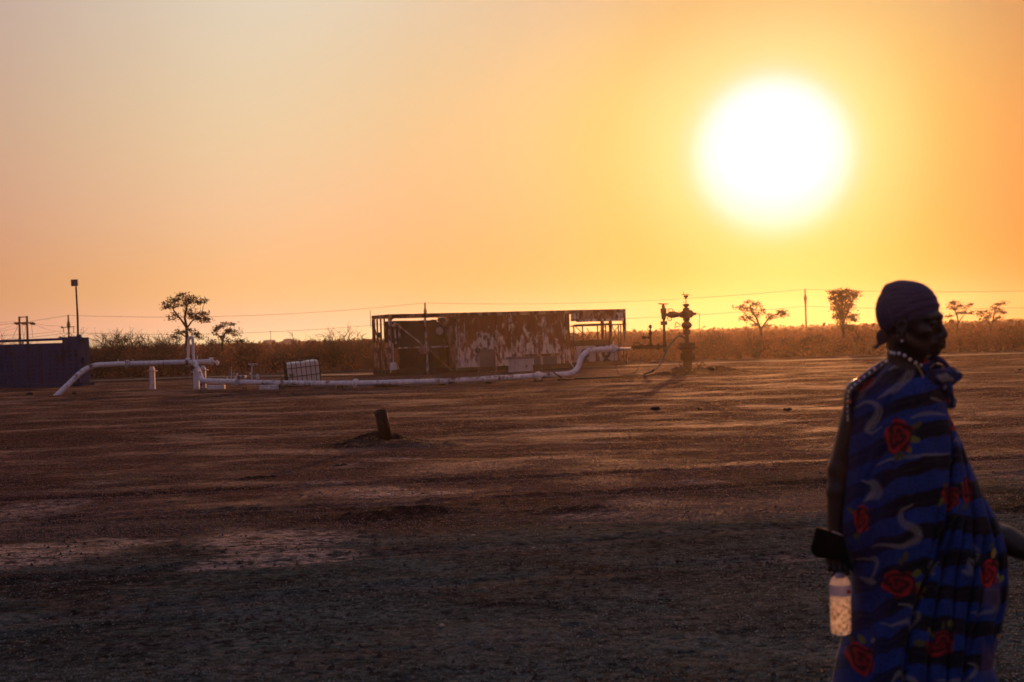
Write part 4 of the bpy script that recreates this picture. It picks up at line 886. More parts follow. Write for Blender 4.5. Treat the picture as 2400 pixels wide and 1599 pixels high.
axisrev('master_valve', [(742, 30), (728, 34), (712, 62), (696, 76), (668, 84), (648, 76), (626, 56), (612, 36), (602, 34)], ax)
axisrev('upper_flange', [(604, 44), (598, 52), (560, 54), (556, 44)], ax)
axisrev('flow_cross', [(558, 64), (548, 86), (500, 88), (460, 84), (450, 62), (442, 58), (438, 50), (408, 50), (402, 36)], ax)
axisrev('swab_cap', [(404, 24), (385, 28), (374, 44), (366, 54), (356, 54), (348, 46), (342, 34), (338, 8)], ax)
axisrev('gauge_stem', [(342, 6), (270, 6), (262, 14), (246, 22), (236, 36), (222, 38), (214, 34)], ax)
mb = MB(); mb.torus(cp(1350, 203), (0.05, 0, 1), 56 * mW / 6.534, .012, 20, 6); [mb.tube([cp(1350, 205), cp(1350, 203) + Vector((math.cos(t), math.sin(t), 0)) * .135], .010, 5) for t in (0.3, 1.9, 3.6, 5.1)]; mb.tube([cp(1322, 205), cp(1322, 160)], .012, 5); mb.build('top_handwheel', M['well_steel'], wroot, True)
mb = MB(); mb.tube([cp(1318, 316), cp(1356, 318)], .008, 5); mb.tube([cp(1318, 308), cp(1318, 324)], .008, 5); mb.build('bleed_valve', M['well_steel'], wroot)
def hrev(name, prof, y_of, n=16, Y=YW): 
    mb = MB(); mb.tube([cp(x, y_of(x), Y) for x, r in prof], [r * mW / 6.534 for x, r in prof], n); return mb.build(name, M['well_steel'], wroot, True)
hy = lambda x: 505 - (x - 1300) * .03
hrev('wing_valve', [(1330, 48), (1290, 46), (1268, 44), (1262, 34), (1240, 34), (1236, 40), (1212, 40), (1206, 44), (1190, 50), (1130, 52), (1100, 46), (1082, 36), (1078, 26), (1050, 24)], lambda x: 508)
hrev('right_outlet', [(1390, 66), (1420, 62), (1448, 58), (1456, 44), (1470, 30), (1500, 14), (1520, 8)], lambda x: 496)
mb = MB(); mb.tube([cp(1500, 478), cp(1518, 505)], .012, 5); mb.tube([cp(1518, 462), cp(1498, 500)], .010, 5); mb.build('needle_valve', M['well_steel'], wroot)
def loop(name, pts, r=.016, parent=None): mb = MB(); mb.tube([cp(*p) for p in pts], r, 6); return mb.build(name, M['well_steel'], parent or wroot, True)
loop('handle', [(1070, 430), (1092, 420), (1130, 416), (1155, 430), (1158, 455), (1140, 470), (1100, 462), (1088, 432)]); loop('handle', [(1082, 545), (1072, 565), (1085, 592), (1112, 600), (1136, 590), (1140, 560)], .017)
loop('handle', [(1272, 662), (1232, 636), (1208, 622), (1194, 655), (1190, 700), (1235, 690), (1275, 682)], .017); loop('handle', [(1178, 702), (1215, 702)], .012)
loop('bolt', [(1176, 465), (1178, 438)], .01); loop('bolt', [(1242, 470), (1244, 445)], .01)
loop('lock_screw', [(1215, 1018), (1262, 1020)], .02); loop('lock_screw', [(1498, 1008), (1525, 1000)], .02); loop('lock_screw', [(1430, 668), (1456, 668)], .018)
loop('side_outlet', [(1300, 1150), (1272, 1150)], .30 * .45); loop('side_outlet', [(1450, 1150), (1484, 1150)], .30 * .45)
loop('ground_handle', [(1290, 1310), (1262, 1275), (1245, 1242), (1300, 1240)], .018); loop('ground_handle', [(1555, 1300), (1600, 1240), (1612, 1235), (1650, 1282), (1598, 1290), (1555, 1300), (1530, 1290), (1520, 1270), (1530, 1240)], .018)
axisrev('side_valve', [(1400, 62), (1380, 55), (1340, 30), (1300, 24), (1280, 14)], lambda y: 1548 + (1400 - y) * .12); axisrev('side_valve', [(1400, 60), (1370, 48), (1340, 40), (1320, 32), (1290, 12)], lambda y: 1250 + (1400 - y) * .35)
# riser on the left and its tee to the pipe
rx_ = lambda y: 1010 + (y - 350) * .034
axisrev('riser', [(1085, 12), (1070, 22), (1020, 26), (1010, 36), (985, 36), (955, 26), (930, 23), (820, 22), (668, 20)], rx_)
axisrev('riser_flange', [(668, 44), (664, 52), (612, 52), (606, 44)], rx_)
axisrev('choke', [(606, 16), (592, 18), (575, 30), (560, 36), (500, 40), (480, 42), (470, 46), (415, 46), (408, 30), (402, 26), (372, 26), (366, 18), (352, 14), (336, 12)], rx_)
mb = MB(); c = cp(1008, 342); mb.torus(c, (.08, 0, 1), 76 * mW / 6.534, .013, 24, 6); [mb.tube([c - Vector((0, 0, .03)), c + Vector((math.cos(t), math.sin(t), .02)) * 76 * mW / 6.534], .010, 5) for t in np.arange(5) * 1.2566 + .2]; mb.build('handwheel', M['well_steel'], wroot, True)
hrev('flow_line', [(1040, 26), (990, 24), (960, 30), (950, 46), (930, 50), (912, 34), (880, 26), (850, 34), (800, 40), (760, 38), (738, 26), (690, 30), (655, 34), (610, 28), (580, 26), (566, 28), (562, 52), (548, 52), (544, 26), (520, 24)], lambda x: 1008 - (x - 540) * .012, Y=52.3)
cp2 = lambda x, y: cp(x, y, 52.3)
mb = MB(); mb.tube([cp2(812, y) for y in (1000, 975, 955, 930, 820, 815, 800, 790, 775, 770, 750, 722, 716, 690, 686, 662)], [q * mW / 6.534 for q in (58, 40, 20, 17, 17, 30, 30, 24, 24, 18, 16, 8, 22, 22, 26, 14)], 14); mb.build('branch_riser', M['well_steel'], wroot, True)
mb = MB(); mb.tube([cp2(x, 858) for x in (810, 790, 770, 752, 745, 700, 690, 680)], [q * mW / 6.534 for q in (18, 26, 14, 14, 24, 26, 24, 14)], 12); mb.tube([cp2(710, 840), cp2(710, 797)], .02, 6); mb.build('branch_valve', M['well_steel'], wroot, True)
mb = MB(); mb.tube([cp2(545, 940), cp2(635, 938), cp2(655, 965), cp2(700, 985)], .013, 6); mb.tube([cp2(680, 990), cp2(680, 955)], .014, 5); mb.build('lever', M['well_steel'], wroot)
mb = MB(); mb.tube([cp2(790, 675), cp2(765, 730), cp2(745, 850)], .006, 5); mb.tube([cp2(718, 880), cp2(712, 930), cp2(690, 970)], .010, 5); mb.build('tubing', M['black'], wroot)
# hose, wires
def run(name, pts, r, label, cat, m='black', n=8, group=None):
    mb = MB(); mb.tube(pts, r, n); return tag(mb.build(name, M[m], None, True), label, cat, group)
def catmull(p, k=6):
    p = [Vector(q) for q in p]; out = []
    for i in range(len(p) - 1):
        a, b, c, d = p[max(i - 1, 0)], p[i], p[i + 1], p[min(i + 2, len(p) - 1)]
        for j in range(k): t = j / k; out.append(.5 * ((2 * b) + (c - a) * t + (2 * a - 5 * b + 4 * c - d) * t * t + (3 * b - a - 3 * c + d) * t ** 3))
    return out + [p[-1]]
gp = lambda x, y: (lambda g: Vector((g.x, g.y, .035)))(G(1400 + x / 6.534, 660 + y / 6.534))
run('hose', catmull([cp(1352, 905), cp(1335, 868), cp(1300, 845), cp(1250, 840), cp(1180, 885, 52.5), cp(1100, 990, 52), cp(1040, 1100, 51.5), cp(990, 1210, 51), cp(920, 1310, 50), cp(830, 1378, 49.5), gp(720, 1425), gp(600, 1445), gp(400, 1462), gp(200, 1480), gp(0, 1490), gp(-250, 1502), gp(-420, 1508), gp(-600, 1520)], 6), .036, 'thick grey-black hose arching from the wellhead and lying on the ground towards the pipe', 'hose')
run('hanging_wire', catmull([cp(1520, 492), cp(1560, 492), cp(1568, 520), cp(1560, 640), cp(1572, 780), cp(1576, 900)], 5), .009, 'thin wire with a small weight hanging from the right outlet of the wellhead', 'wire')
run('sagging_cable', catmull([P(1440, 822, 50.8), P(1440, 845, 50.8), P(1447, 868, 51), P(1453, 878, 51.2), P(1475, 877.5, 51.5), P(1493, 868, 51.8), P(1501, 845, 52.1), P(1503, 822, 52.3)], 5), .008, 'thin cable sagging to the ground between pipe end and riser', 'cable')
run('fallen_rod', [P(1297, 873.5, 49.0), P(1318, 886, 48.6), P(1345, 889.5, 48.4)], .028, 'dark rod leaning over the low pipe just left of its upward step', 'rod', 'rust')
# clods thrown up round the wellhead
rg = np.random.default_rng(17)
CL = [(1572, 873, .14, 'dark clod at the left foot of the wellhead'), (1585, 868, .15, 'larger clod beside the left ground valve of the wellhead'), (1662, 864, .11, 'clod on top of the soil mound right of the wellhead'), (1671, 862, .12, 'second clod on the crest of the mound right of the wellhead'), (1700, 872, .10, 'low clod at the far right end of the wellhead mound'), (1594, 876, .12, 'clod against the casing, left of its base')]
def rock(name, c, r, label, cat, m, sq=.6, seed=0, group=None):
    rr = np.random.default_rng(seed); import bmesh
    bm = bmesh.new(); bmesh.ops.create_icosphere(bm, subdivisions=3, radius=1)
    a, b = rr.uniform(.75, 1.3), rr.uniform(.75, 1.2)
    for v in bm.verts:
        n = fbm(np.array([v.co.x * 1.7 + seed]), np.array([v.co.y * 1.7 + v.co.z * 2.1]), 3, seed)[0]; k = 1 + .75 * n; v.co = Vector((v.co.x * k * a, v.co.y * k * b, v.co.z * k * sq)) * r
    me = bpy.data.meshes.new(name); bm.to_mesh(me); bm.free(); me.materials.append(M[m]); o = bpy.data.objects.new(name, me); COL.objects.link(o); o.location = c; return tag(o, label, cat, group)
for i, (px, py, r, lab) in enumerate(CL):
    c = P(px, py, YW - .3); rock('earth_clod', c, r * 1.1, lab, 'clod', 'soil', .7, 50 + i, 'clods round the wellhead')
ST = [(1555, 1392, .028, 'stone', 'dark rounded stone in the grey foreground, left of the held bottle'), (1036, 1466, .016, 'pale_stone', 'tiny pale chip of stone low in the foreground'), (1537, 960, .075, 'soil', 'leftmost of the dark clods on the sunlit yard'), (1640, 960, .06, 'soil', 'middle dark clod on the sunlit yard'), (1848, 960, .055, 'soil', 'right dark clod on the sunlit yard, nearest the person'), (1838, 959, .04, 'soil', 'small clod touching the right one on the sunlit yard'), (2390, 868, .06, 'soil', 'dark clod on the sunlit yard at the right edge'), (70, 925, .11, 'soil', 'dark clod in front of the blue container'), (175, 923, .10, 'soil', 'dark clod right of the foot of the slanting pipe'), (605, 1413, .018, 'stone', 'small stone in the dark foreground left of the middle'), (1130, 1455, .016, 'stone', 'small dark stone low in the foreground right of the pale chip'), (1250, 1280, .014, 'pale_stone', 'pale chip lying on the grey track'), (1110, 1250, .016, 'pale_stone', 'pale chip lying by the edge of the grey track'), (1560, 1365, .01, 'stone', 'pebble just above the dark rounded stone')]
for i, (px, py, r, m, lab) in enumerate(ST):
    g = G(px, py); z = float(gheight(np.array([g.x]), np.array([g.y]))[0]); rock('stone' if 'stone' in m else 'earth_clod', (g.x, g.y, z + r * .3), r, lab, 'stone' if 'stone' in m else 'clod', m, .6, 80 + i)

for x0_, y0_, x1_, y1_, w_, lab in ((548, 1124, 650, 1117, .022, 'thin dark strip of bark lying flat on the yard left of the leaning stub'), (775, 1092, 815, 1089, .014, 'short pale splinter lying on the yard below the leaning stub')):
    a_, b_ = G(x0_, y0_), G(x1_, y1_); mb = MB(); n_ = 14; pts_ = [a_.lerp(b_, t / n_) + Vector((0, .05 * math.sin(t * 1.7), -.004 + .012 * abs(math.sin(t * 1.1)))) for t in range(n_ + 1)]
    mb.tube(pts_, [w_ * (.35 + .65 * math.sin(math.pi * (t + .5) / (n_ + 1))) for t in range(n_ + 1)], 7, squash=.3); tag(mb.build('bark_strip', M['bark' if w_ > .02 else 'stone'], None, True), lab, 'debris')
# ------------------------------------------------------------------ leaning steel stub in its mound
g = G(905, 1030); mb = MB(); a, b = P(892, 959, 22.0), P(907, 1036, 22.05); n_ = (a - b).normalized()
top = P(890.5, 961, 22.0); bot = P(909, 1042, 22.05)
dv = (top - bot); mb.tube([bot, top], .098, 26, cap=False); mb.tube([bot + dv * .3, top - dv.normalized() * .001], .088, 26, cap=False)
nn = 26; 
o = mb.build('pipe_stub', M['steel_stub'], None, True); sm = o.modifiers.new('rim', 'SOLIDIFY'); sm.thickness = .008
tag(o, 'short dark steel pipe leaning out of a small soil mound in the open yard', 'pipe')

# ------------------------------------------------------------------ utility poles and lines
def pole(name, label, px, Y, top, r=.13, group=None):
    root = empty(name, GX(px, Y), label, 'utility pole', group); t = P(px, top, Y); b = GX(px, Y); b.x = t.x
    mb = MB(); mb.tube([(t.x, Y, -.1), (t.x, Y, t.z)], [r, r * .7], 8); mb.build('post', M['pole'], root, True); return root, t
def bar(root, name, p, q, r, m='pole'): mb = MB(); mb.tube([p, q], r, 6); return mb.build(name, M[m], root)
def insul(root, p, r=.10, h=.28): mb = MB(); mb.lathe(p, (0, 0, 1), [(0, r * .4), (h * .2, r), (h * .4, r * .5), (h * .6, r), (h * .8, r * .45), (h, r * .5)], 8); return mb.build('insulator', M['dark_steel'], root, True)
YU = 205.0
ends = {}
for px, top, lab in ((160, 741, 'utility pole with two stepped crossarms between the twin-pole pylon and the floodlight'), (996, 712, 'utility pole rising behind the rusted container'), (1887, 680, 'lone utility pole on the right skyline between two trees')):
    root, t = pole('utility_pole', lab, px, YU, top + 3, .16, 'poles of the long power line')
    insul(root, t, .16, .35); mb = MB(); mb.tube([t - Vector((0, 0, .5)), t - Vector((0, 0, 1.0)), t - Vector((0, 0, 1.9))], [.14, .26, .12], 8); mb.build('fitting', M['dark_steel'], root)
    z2 = t.z - 2.15 if px != 160 else t.z - 2.2
    if px == 160:
        for dz, l, r2 in ((1.45, .95, .95), (2.9, 1.25, .95)):
            bar(root, 'crossarm', Vector((t.x - l, YU, t.z - dz)), Vector((t.x + r2, YU, t.z - dz + .08)), .06)
            insul(root, Vector((t.x - l, YU, t.z - dz - .1)), .22, .3)
        bar(root, 'jumper', Vector((t.x - .75, YU, t.z - 1.5)), Vector((t.x - .72, YU, t.z - 2.2)), .05); bar(root, 'jumper', Vector((t.x + .7, YU, t.z - 1.5)), Vector((t.x + .72, YU, t.z - 2.2)), .05)
        for s in (-1, 1): bar(root, 'brace', Vector((t.x + s * 1.0, YU, t.z - 2.85)), Vector((t.x, YU, t.z - 2.2)), .035)
        for s in (-1, 1): bar(root, 'stay', Vector((t.x + s * .3, YU, t.z - 1.4)), Vector((t.x, YU, t.z - .6)), .03)
    ends[px] = (t + Vector((0, 0, .3)), Vector((t.x, YU, z2)))
def wirerun(p, q, sag, label, r=.022, n=14, group='wires of the long power line'):
    pts = [p.lerp(q, i / n) - Vector((0, 0, sag * 4 * (i / n) * (1 - i / n))) for i in range(n + 1)]; run('power_line', pts, r, label, 'power line', 'wire', 5, group)
L0 = (P(-250, 772, YU * .96), P(-250, 800, YU * .96)); L9 = (P(2800, 664, YU), P(2800, 703, YU))
nm = ('upper', 'lower')
for k in (0, 1):
    wirerun(L0[k], ends[160][k], .6, nm[k] + ' wire of the long line, running off the left edge', .020)
    wirerun(ends[160][k], ends[996][k], .95, nm[k] + ' power wire between the crossarm pole and the pole behind the container')
    wirerun(ends[996][k], ends[1887][k], .85, nm[k] + ' power wire from the pole behind the container to the lone right pole')
    wirerun(ends[1887][k], L9[k], .75, nm[k] + ' wire of the long line, running off the right edge')
# twin pole pylon
YH = 170.0
hroot = empty('twin_pole_pylon', GX(55, YH), 'twin-post pylon with a crossarm of insulators above the blue container', 'utility pole')
ta, tb = P(45, 742, YH), P(63, 741, YH)
for t in (ta, tb): mb = MB(); mb.tube([(t.x, YH, -.1), (t.x, YH, t.z)], [.17, .12], 8); mb.build('post', M['pole'], hroot, True)
bar(hroot, 'top_beam', ta - Vector((0, 0, .1)), tb - Vector((0, 0, .1)), .06); 
ca, cb = P(33, 757.5, YH), P(78, 757, YH); bar(hroot, 'crossarm', ca, cb, .09)
for i, px in enumerate((35, 39, 51, 57, 70, 75)): mb = MB(); q = P(px, 757, YH); mb.tube([q, q + Vector((.35 if px > 50 else .3, 0, -.18))], .14, 7); mb.build('insulator', M['dark_steel'], hroot, True)
for (x0, y0, x1, y1, lab) in ((0, 772, 33, 760, 'thin wire dropping left from the pylon crossarm, upper'), (0, 776, 40, 768, 'thin wire dropping left from the pylon crossarm, lower'), (78, 760, 130, 776, 'thin wire sloping down right from the pylon to below the crossarm pole'), (76, 758, 148, 765, 'thin sagging wire from the pylon to the upper crossarm of the next pole'), (-20, 755, 36, 753, 'thin wire leaving the pylon crossarm at the left picture edge'), (0, 787, 148, 776, 'thin low wire crossing behind the twin posts')):
    run('branch_wire', [P(x0, y0, YH), P((x0 + x1) / 2, (y0 + y1) / 2 + 2, YH + 8), P(x1, y1, YH + 16)], .017, lab, 'power line', 'wire', 5, 'branch wires at the pylon')
for i, (x0, y0, x1, y1) in enumerate(((42, 765, 28, 795), (51, 760, 56, 795), (74, 762, 77, 792), (60, 762, 57, 790))): bar(hroot, 'down_lead', P(x0, y0, YH), P(x1, y1, YH), .02, 'wire')
# floodlight on a mast
YF = 62.5; f0 = GX(185, YF); froot = empty('floodlight', f0, 'square floodlight on a thin mast behind the blue container', 'floodlight')
t = P(178, 671, YF); mb = MB(); mb.tube([f0, P(182, 745, YF), t], [.05, .045, .035], 8); mb.build('mast', M['dark_steel'], froot, True)
c = P(175, 663, YF); mb = MB(); mb.box(c, (.145, .07, .145)); mb.build('lamp_head', M['louvre'], froot, bevel=.01)
mb = MB(); mb.box(c + Vector((0, .075, 0)), (.125, .01, .125)); mb.build('lamp_glass', M['black'], froot); mb = MB(); mb.box(c - Vector((0, .073, 0)), (.03, .01, .12)); mb.build('cooling_fin', M['louvre'], froot)
# far tank and buildings
YT = 420.0
q = GX(632, YT); root = empty('storage_tank', q, 'low round storage tank with a thin mast far on the horizon', 'storage tank')
h = P(632, 797.5, YT).z; mb = MB(); mb.lathe((q.x, YT, 0), (0, 0, 1), [(0, 1.75), (h - .3, 1.75), (h - .3, 1.85), (h, 1.8), (h + .15, .3)], 24); mb.build('shell', M['tank_white'], root, True)
mb = MB(); z1 = P(635, 778, YT).z; mb.tube([(q.x + .4, YT, h), (q.x + .4, YT, z1)], .07, 6); mb.lathe((q.x + .4, YT, z1), (0, 0, 1), [(0, .1), (.15, .16), (.3, .1)], 8); mb.build('mast', M['dark_steel'], root)
root = empty('far_shed', GX(670, YT), 'pale shed with a lower lean-to beside the far storage tank', 'shed')
a, b = P(664, 796, YT), P(684, 806, YT); mb = MB(); mb.box(((a.x + b.x) / 2, YT + 2, a.z / 2), ((b.x - a.x) / 2, 2, a.z / 2)); mb.build('wall', M['tank_white'], root)
mb = MB(); mb.prism([(a.x - .15, YT - .2, a.z + .001), (b.x + .15, YT - .2, a.z + .001), ((a.x + b.x) / 2, YT - .2, a.z + .25)], (0, 4.4, 0)); mb.build('roof', M['tank_white'], root)
a2 = P(646, 803, YT); mb = MB(); mb.prism([(a2.x, YT, 0), (a.x - .003, YT, 0), (a.x - .003, YT, a.z - .35), (a2.x, YT, a2.z - .3)], (0, 3, 0)); mb.build('lean_to', M['tank_white'], root)
rg = np.random.default_rng(2); c = np.array(P(690, 800, YT - 15)); Vv, Ff = leaf_quads(rg, c + rg.normal(0, 1, (260, 3)) * np.array([.42, .4, .36]), .16); root = empty('round_tree', GX(690, YT - 15), 'small round tree crown against the far shed', 'tree'); np_mesh('crown', Vv, Ff, M['leaf'], root)
mb = MB(); mb.tube([GX(690, YT - 15), Vector(c)], .12, 6); mb.build('trunk', M['bark'], root)
# ------------------------------------------------------------------ person: body as one smooth surface grown from a distance field
YPn = 4.6
PXM = YPn / FPX
pw = lambda px, py, dy=0.0: np.array(P(px, py, YPn + dy))
def material_skin():
    m = mat('skin', (.020, .0122, .0096), .42, nscale=30, namt=.25, bump=.08, bscale=120, spec=.36); return m
M['skin'] = material_skin()
M['wrap'] = mat('headwrap_cloth', (.062, .042, .088), .85, nscale=9, namt=.30, bump=.35, bscale=160)
M['wrap_dark'] = mat('headwrap_tail_cloth', (.030, .018, .045), .85, nscale=9, bump=.3, bscale=160)
M['bead'] = mat('white_bead', (.62, .58, .60), .30, spec=.6, namt=.15)
M['bead_dark'] = mat('black_bead', (.02, .018, .018), .3, spec=.6)
M['bead_orange'] = mat('orange_bead', (.45, .10, .02), .4)
M['leather'] = mat('black_leather', (.006, .0055, .0055), .8, bump=.3, bscale=80, spec=.12)

class SDF:
    def __init__(s, lo, hi, h):
        s.h = h; s.lo = np.array(lo); s.n = np.ceil((np.array(hi) - s.lo) / h).astype(int) + 1
        s.d = np.full(s.n, .2, np.float32)
    def region(s, lo, hi):
        a = np.maximum(np.floor((lo - s.lo) / s.h).astype(int), 0); b = np.minimum(np.ceil((hi - s.lo) / s.h).astype(int) + 1, s.n)
        sl = tuple(slice(i, j) for i, j in zip(a, b)); g = [s.lo[k] + s.h * np.arange(a[k], b[k], dtype=np.float32) for k in range(3)]
        return sl, np.meshgrid(*g, indexing='ij', sparse=True)
    def merge(s, sl, q, k, sub=False):
        d = s.d[sl]
        if sub: q = -q; hh = np.clip(.5 - .5 * (q - d) / k, 0, 1); r = d * hh + q * (1 - hh) + k * hh * (1 - hh) if False else None
        if sub:
            hh = np.clip(.5 + .5 * (q - d) / k, 0, 1); s.d[sl] = d * (1 - hh) + q * hh + k * hh * (1 - hh)
        else:
            hh = np.clip(.5 + .5 * (q - d) / k, 0, 1); s.d[sl] = q * (1 - hh) + d * hh - k * hh * (1 - hh)
    def ell(s, c, r, A=None, k=.01, sub=False):
        """ellipsoid, A = rows are its local axes"""
        c = np.asarray(c, float); r = np.asarray(r, float); A = np.eye(3) if A is None else A; m = r.max() + k + .03
        sl, (X, Y, Z) = s.region(c - m, c + m)
        L = [(X - c[0]) * A[i, 0] + (Y - c[1]) * A[i, 1] + (Z - c[2]) * A[i, 2] for i in range(3)]
        k0 = np.sqrt(sum((L[i] / r[i]) ** 2 for i in range(3))); k1 = np.sqrt(sum((L[i] / r[i] ** 2) ** 2 for i in range(3)))
        s.merge(sl, (k0 * (k0 - 1) / np.maximum(k1, 1e-6)).astype(np.float32), k, sub)
    def cap(s, a, b, ra, rb, k=.01, sub=False):
        a = np.asarray(a, float); b = np.asarray(b, float); m = max(ra, rb) + k + .03
        sl, (X, Y, Z) = s.region(np.minimum(a, b) - m, np.maximum(a, b) + m); ab = b - a; L2 = ab @ ab + 1e-12
        t = np.clip(((X - a[0]) * ab[0] + (Y - a[1]) * ab[1] + (Z - a[2]) * ab[2]) / L2, 0, 1)
        d = np.sqrt((X - a[0] - ab[0] * t) ** 2 + (Y - a[1] - ab[1] * t) ** 2 + (Z - a[2] - ab[2] * t) ** 2) - (ra + (rb - ra) * t)
        s.merge(sl, d.astype(np.float32), k, sub)
    def mesh(s):
        """naive surface nets"""
        d = s.d; ins = d < 0; n = np.array(d.shape)
        c = np.zeros(n - 1, np.int8)
        for i in (0, 1):
            for j in (0, 1):
                for k in (0, 1): c += ins[i:n[0] - 1 + i, j:n[1] - 1 + j, k:n[2] - 1 + k]
        act = np.argwhere((c > 0) & (c < 8)); idx = np.full(n - 1, -1, np.int64); idx[tuple(act.T)] = np.arange(len(act))
        off = [(i, j, k) for i in (0, 1) for j in (0, 1) for k in (0, 1)]; val = np.stack([d[act[:, 0] + o[0], act[:, 1] + o[1], act[:, 2] + o[2]] for o in off], 1)
        S = np.zeros((len(act), 3)); W = np.zeros(len(act))
        for a in range(8):
            for b in range(a + 1, 8):
                oa, ob = np.array(off[a]), np.array(off[b])
                if abs(oa - ob).sum() != 1: continue
                va, vb = val[:, a], val[:, b]; x = (va < 0) != (vb < 0); t = np.where(x, va / np.where(x, va - vb, 1), 0)
                S[x] += (oa + (ob - oa) * t[:, None])[x]; W[x] += 1
        V = s.lo + (act + S / W[:, None]) * s.h; F = []
        for ax_ in range(3):
            u, v = (ax_ + 1) % 3, (ax_ + 2) % 3; sl0 = [slice(1, -1)] * 3; sl0[ax_] = slice(0, -1); sl1 = list(sl0); sl1[ax_] = slice(1, None)
            A, B = ins[tuple(sl0)], ins[tuple(sl1)]; e = np.argwhere(A != B); base = e + 1; base[:, ax_] -= 1
            def at(du, dv): q = base.copy(); q[:, u] -= du; q[:, v] -= dv; return idx[tuple(q.T)]
            q = np.stack([at(0, 0), at(1, 0), at(1, 1), at(0, 1)], 1); fl = B[tuple(e.T)]; q[fl] = q[fl][:, ::-1]; F.append(q)
        F = np.concatenate(F); return V, F[:, ::-1]

YAW = R(31)
hf = np.array([math.cos(YAW), -math.sin(YAW), 0.0]); hl = np.array([math.sin(YAW), math.cos(YAW), 0.0]); hu = np.array([0, 0, 1.0])
tilt = R(-2); hf2 = hf * math.cos(tilt) + hu * math.sin(tilt); hu2 = -hf * math.sin(tilt) + hu * math.cos(tilt)
HA = np.stack([hf2, hl, hu2]); HO = pw(2133, 757, .0); HS = 1.02
H = lambda x, y, z: HO + (hf2 * x + hl * y + hu2 * z) * HS
hr = lambda *r: np.array(r) * HS
def rotA(az=0, el=0):   # head axes turned about up then side
    c, s_ = math.cos(az), math.sin(az); f = HA[0] * c + HA[1] * s_; l = -HA[0] * s_ + HA[1] * c
    c, s_ = math.cos(el), math.sin(el); return np.stack([f * c + HA[2] * s_, l, -f * s_ + HA[2] * c])

base = np.array(GX(2120, YPn)); 
S = SDF(pw(1900, 1320, 0) * [1, 0, 0] + [0, YPn - .30, -.02], [pw(2470, 900)[0], YPn + .42, 1.80], .0034)
# head
S.ell(H(-.012, 0, .030), hr(.097, .074, .088), HA, .01)
S.ell(H(.030, 0, -.015), hr(.058, .060, .078), HA, .03)
S.ell(H(.040, 0, -.066), hr(.046, .042, .034), HA, .025)
S.cap(H(-.005, .058, -.05), H(.055, .028, -.088), .016, .014, .022); S.cap(H(-.005, -.058, -.05), H(.055, -.028, -.088), .016, .014, .022)
S.ell(H(.079, 0, -.089), hr(.018, .022, .015), HA, .014)
for sg in (1, -1):
    S.cap(H(.092, sg * .010, .021), H(.071, sg * .053, .017), .0105, .0095, .016)
    S.ell(H(.058, sg * .050, -.026), hr(.020, .014, .014), HA, .018)
    S.ell(H(.097, sg * .033, -.002), hr(.016, .018, .012), HA, .010, True)
    S.ell(H(.0735, sg * .032, -.0015), hr(.0155, .017, .0125), HA, .004)
    S.cap(H(.089, sg * .020, .003), H(.0835, sg * .046, .001), .0032, .0028, .003); S.cap(H(.0875, sg * .020, -.0075), H(.083, sg * .045, -.0065), .0028, .0024, .003)
    S.cap(H(.0905, sg * .021, -.0028), H(.0865, sg * .044, -.0025), .0017, .0017, .0012, True)
    S.ell(H(.093, sg * .0175, -.0425), hr(.012, .0100, .009), HA, .006); S.ell(H(.099, sg * .010, -.0500), hr(.006, .0045, .004), HA, .003, True)
S.cap(H(.086, 0, .012), H(.1055, 0, -.032), .0080, .0115, .012); S.ell(H(.105, 0, -.038), hr(.012, .0135, .0105), HA, .007)
S.ell(H(.086, 0, -.062), hr(.020, .031, .020), HA, .014)
for sg in (1, -1):
    S.cap(H(.104, 0, -.0585), H(.089, sg * .025, -.0645), .0082, .0035, .004); S.cap(H(.102, 0, -.0730), H(.089, sg * .022, -.0675), .0090, .0035, .004)
    S.cap(H(.112, 0, -.0655), H(.089, sg * .027, -.0662), .0019, .0017, .002, True)
    E = rotA(sg * R(12)); S.ell(H(-.006, sg * .072, -.016), hr(.019, .0065, .031), E, .004); S.ell(H(-.004, sg * .080, -.012), hr(.010, .006, .018), E, .004, True); S.ell(H(-.004, sg * .072, -.043), hr(.009, .006, .010), HA, .004)
# neck and trunk
nb = pw(2118, 876, .025)
S.cap(H(-.022, 0, -.055), nb, .052, .055, .02); S.cap(H(.03, .012, -.085), nb + hf * .02, .022, .03, .02)
TF = np.array([math.cos(R(30)), -math.sin(R(30)), 0]); TR = np.array([-math.sin(R(30)) * 1, -math.cos(R(30)), 0])   # trunk forward, her right
chest = pw(2118, 985, .04); shR = pw(2018, 925, .03); shL = pw(2162, 935, .12)
S.cap(nb + [0, 0, -.01], (shR + nb) / 2 + [0, 0, -.004], .045, .040, .03); S.cap((shR + nb) / 2, shR, .040, .050, .03); S.cap(nb, shL, .05, .050, .03)
S.ell(chest, (.11, .13, .17), np.stack([TF, -TR, hu]), .03); S.ell(pw(2130, 1120, .05), (.10, .12, .15), np.stack([TF, -TR, hu]), .05); S.ell(pw(2140, 1240, .05), (.12, .15, .13), np.stack([TF, -TR, hu]), .05)
# right arm hanging back at the left, hand below
elb = pw(1968, 1098, .05); wri = pw(1957, 1252, .035)
S.cap(shR, elb, .047, .036, .02); S.cap(elb, elb + (wri - elb) * .35, .036, .036, .015); S.cap(elb + (wri - elb) * .35, wri, .036, .023, .01)
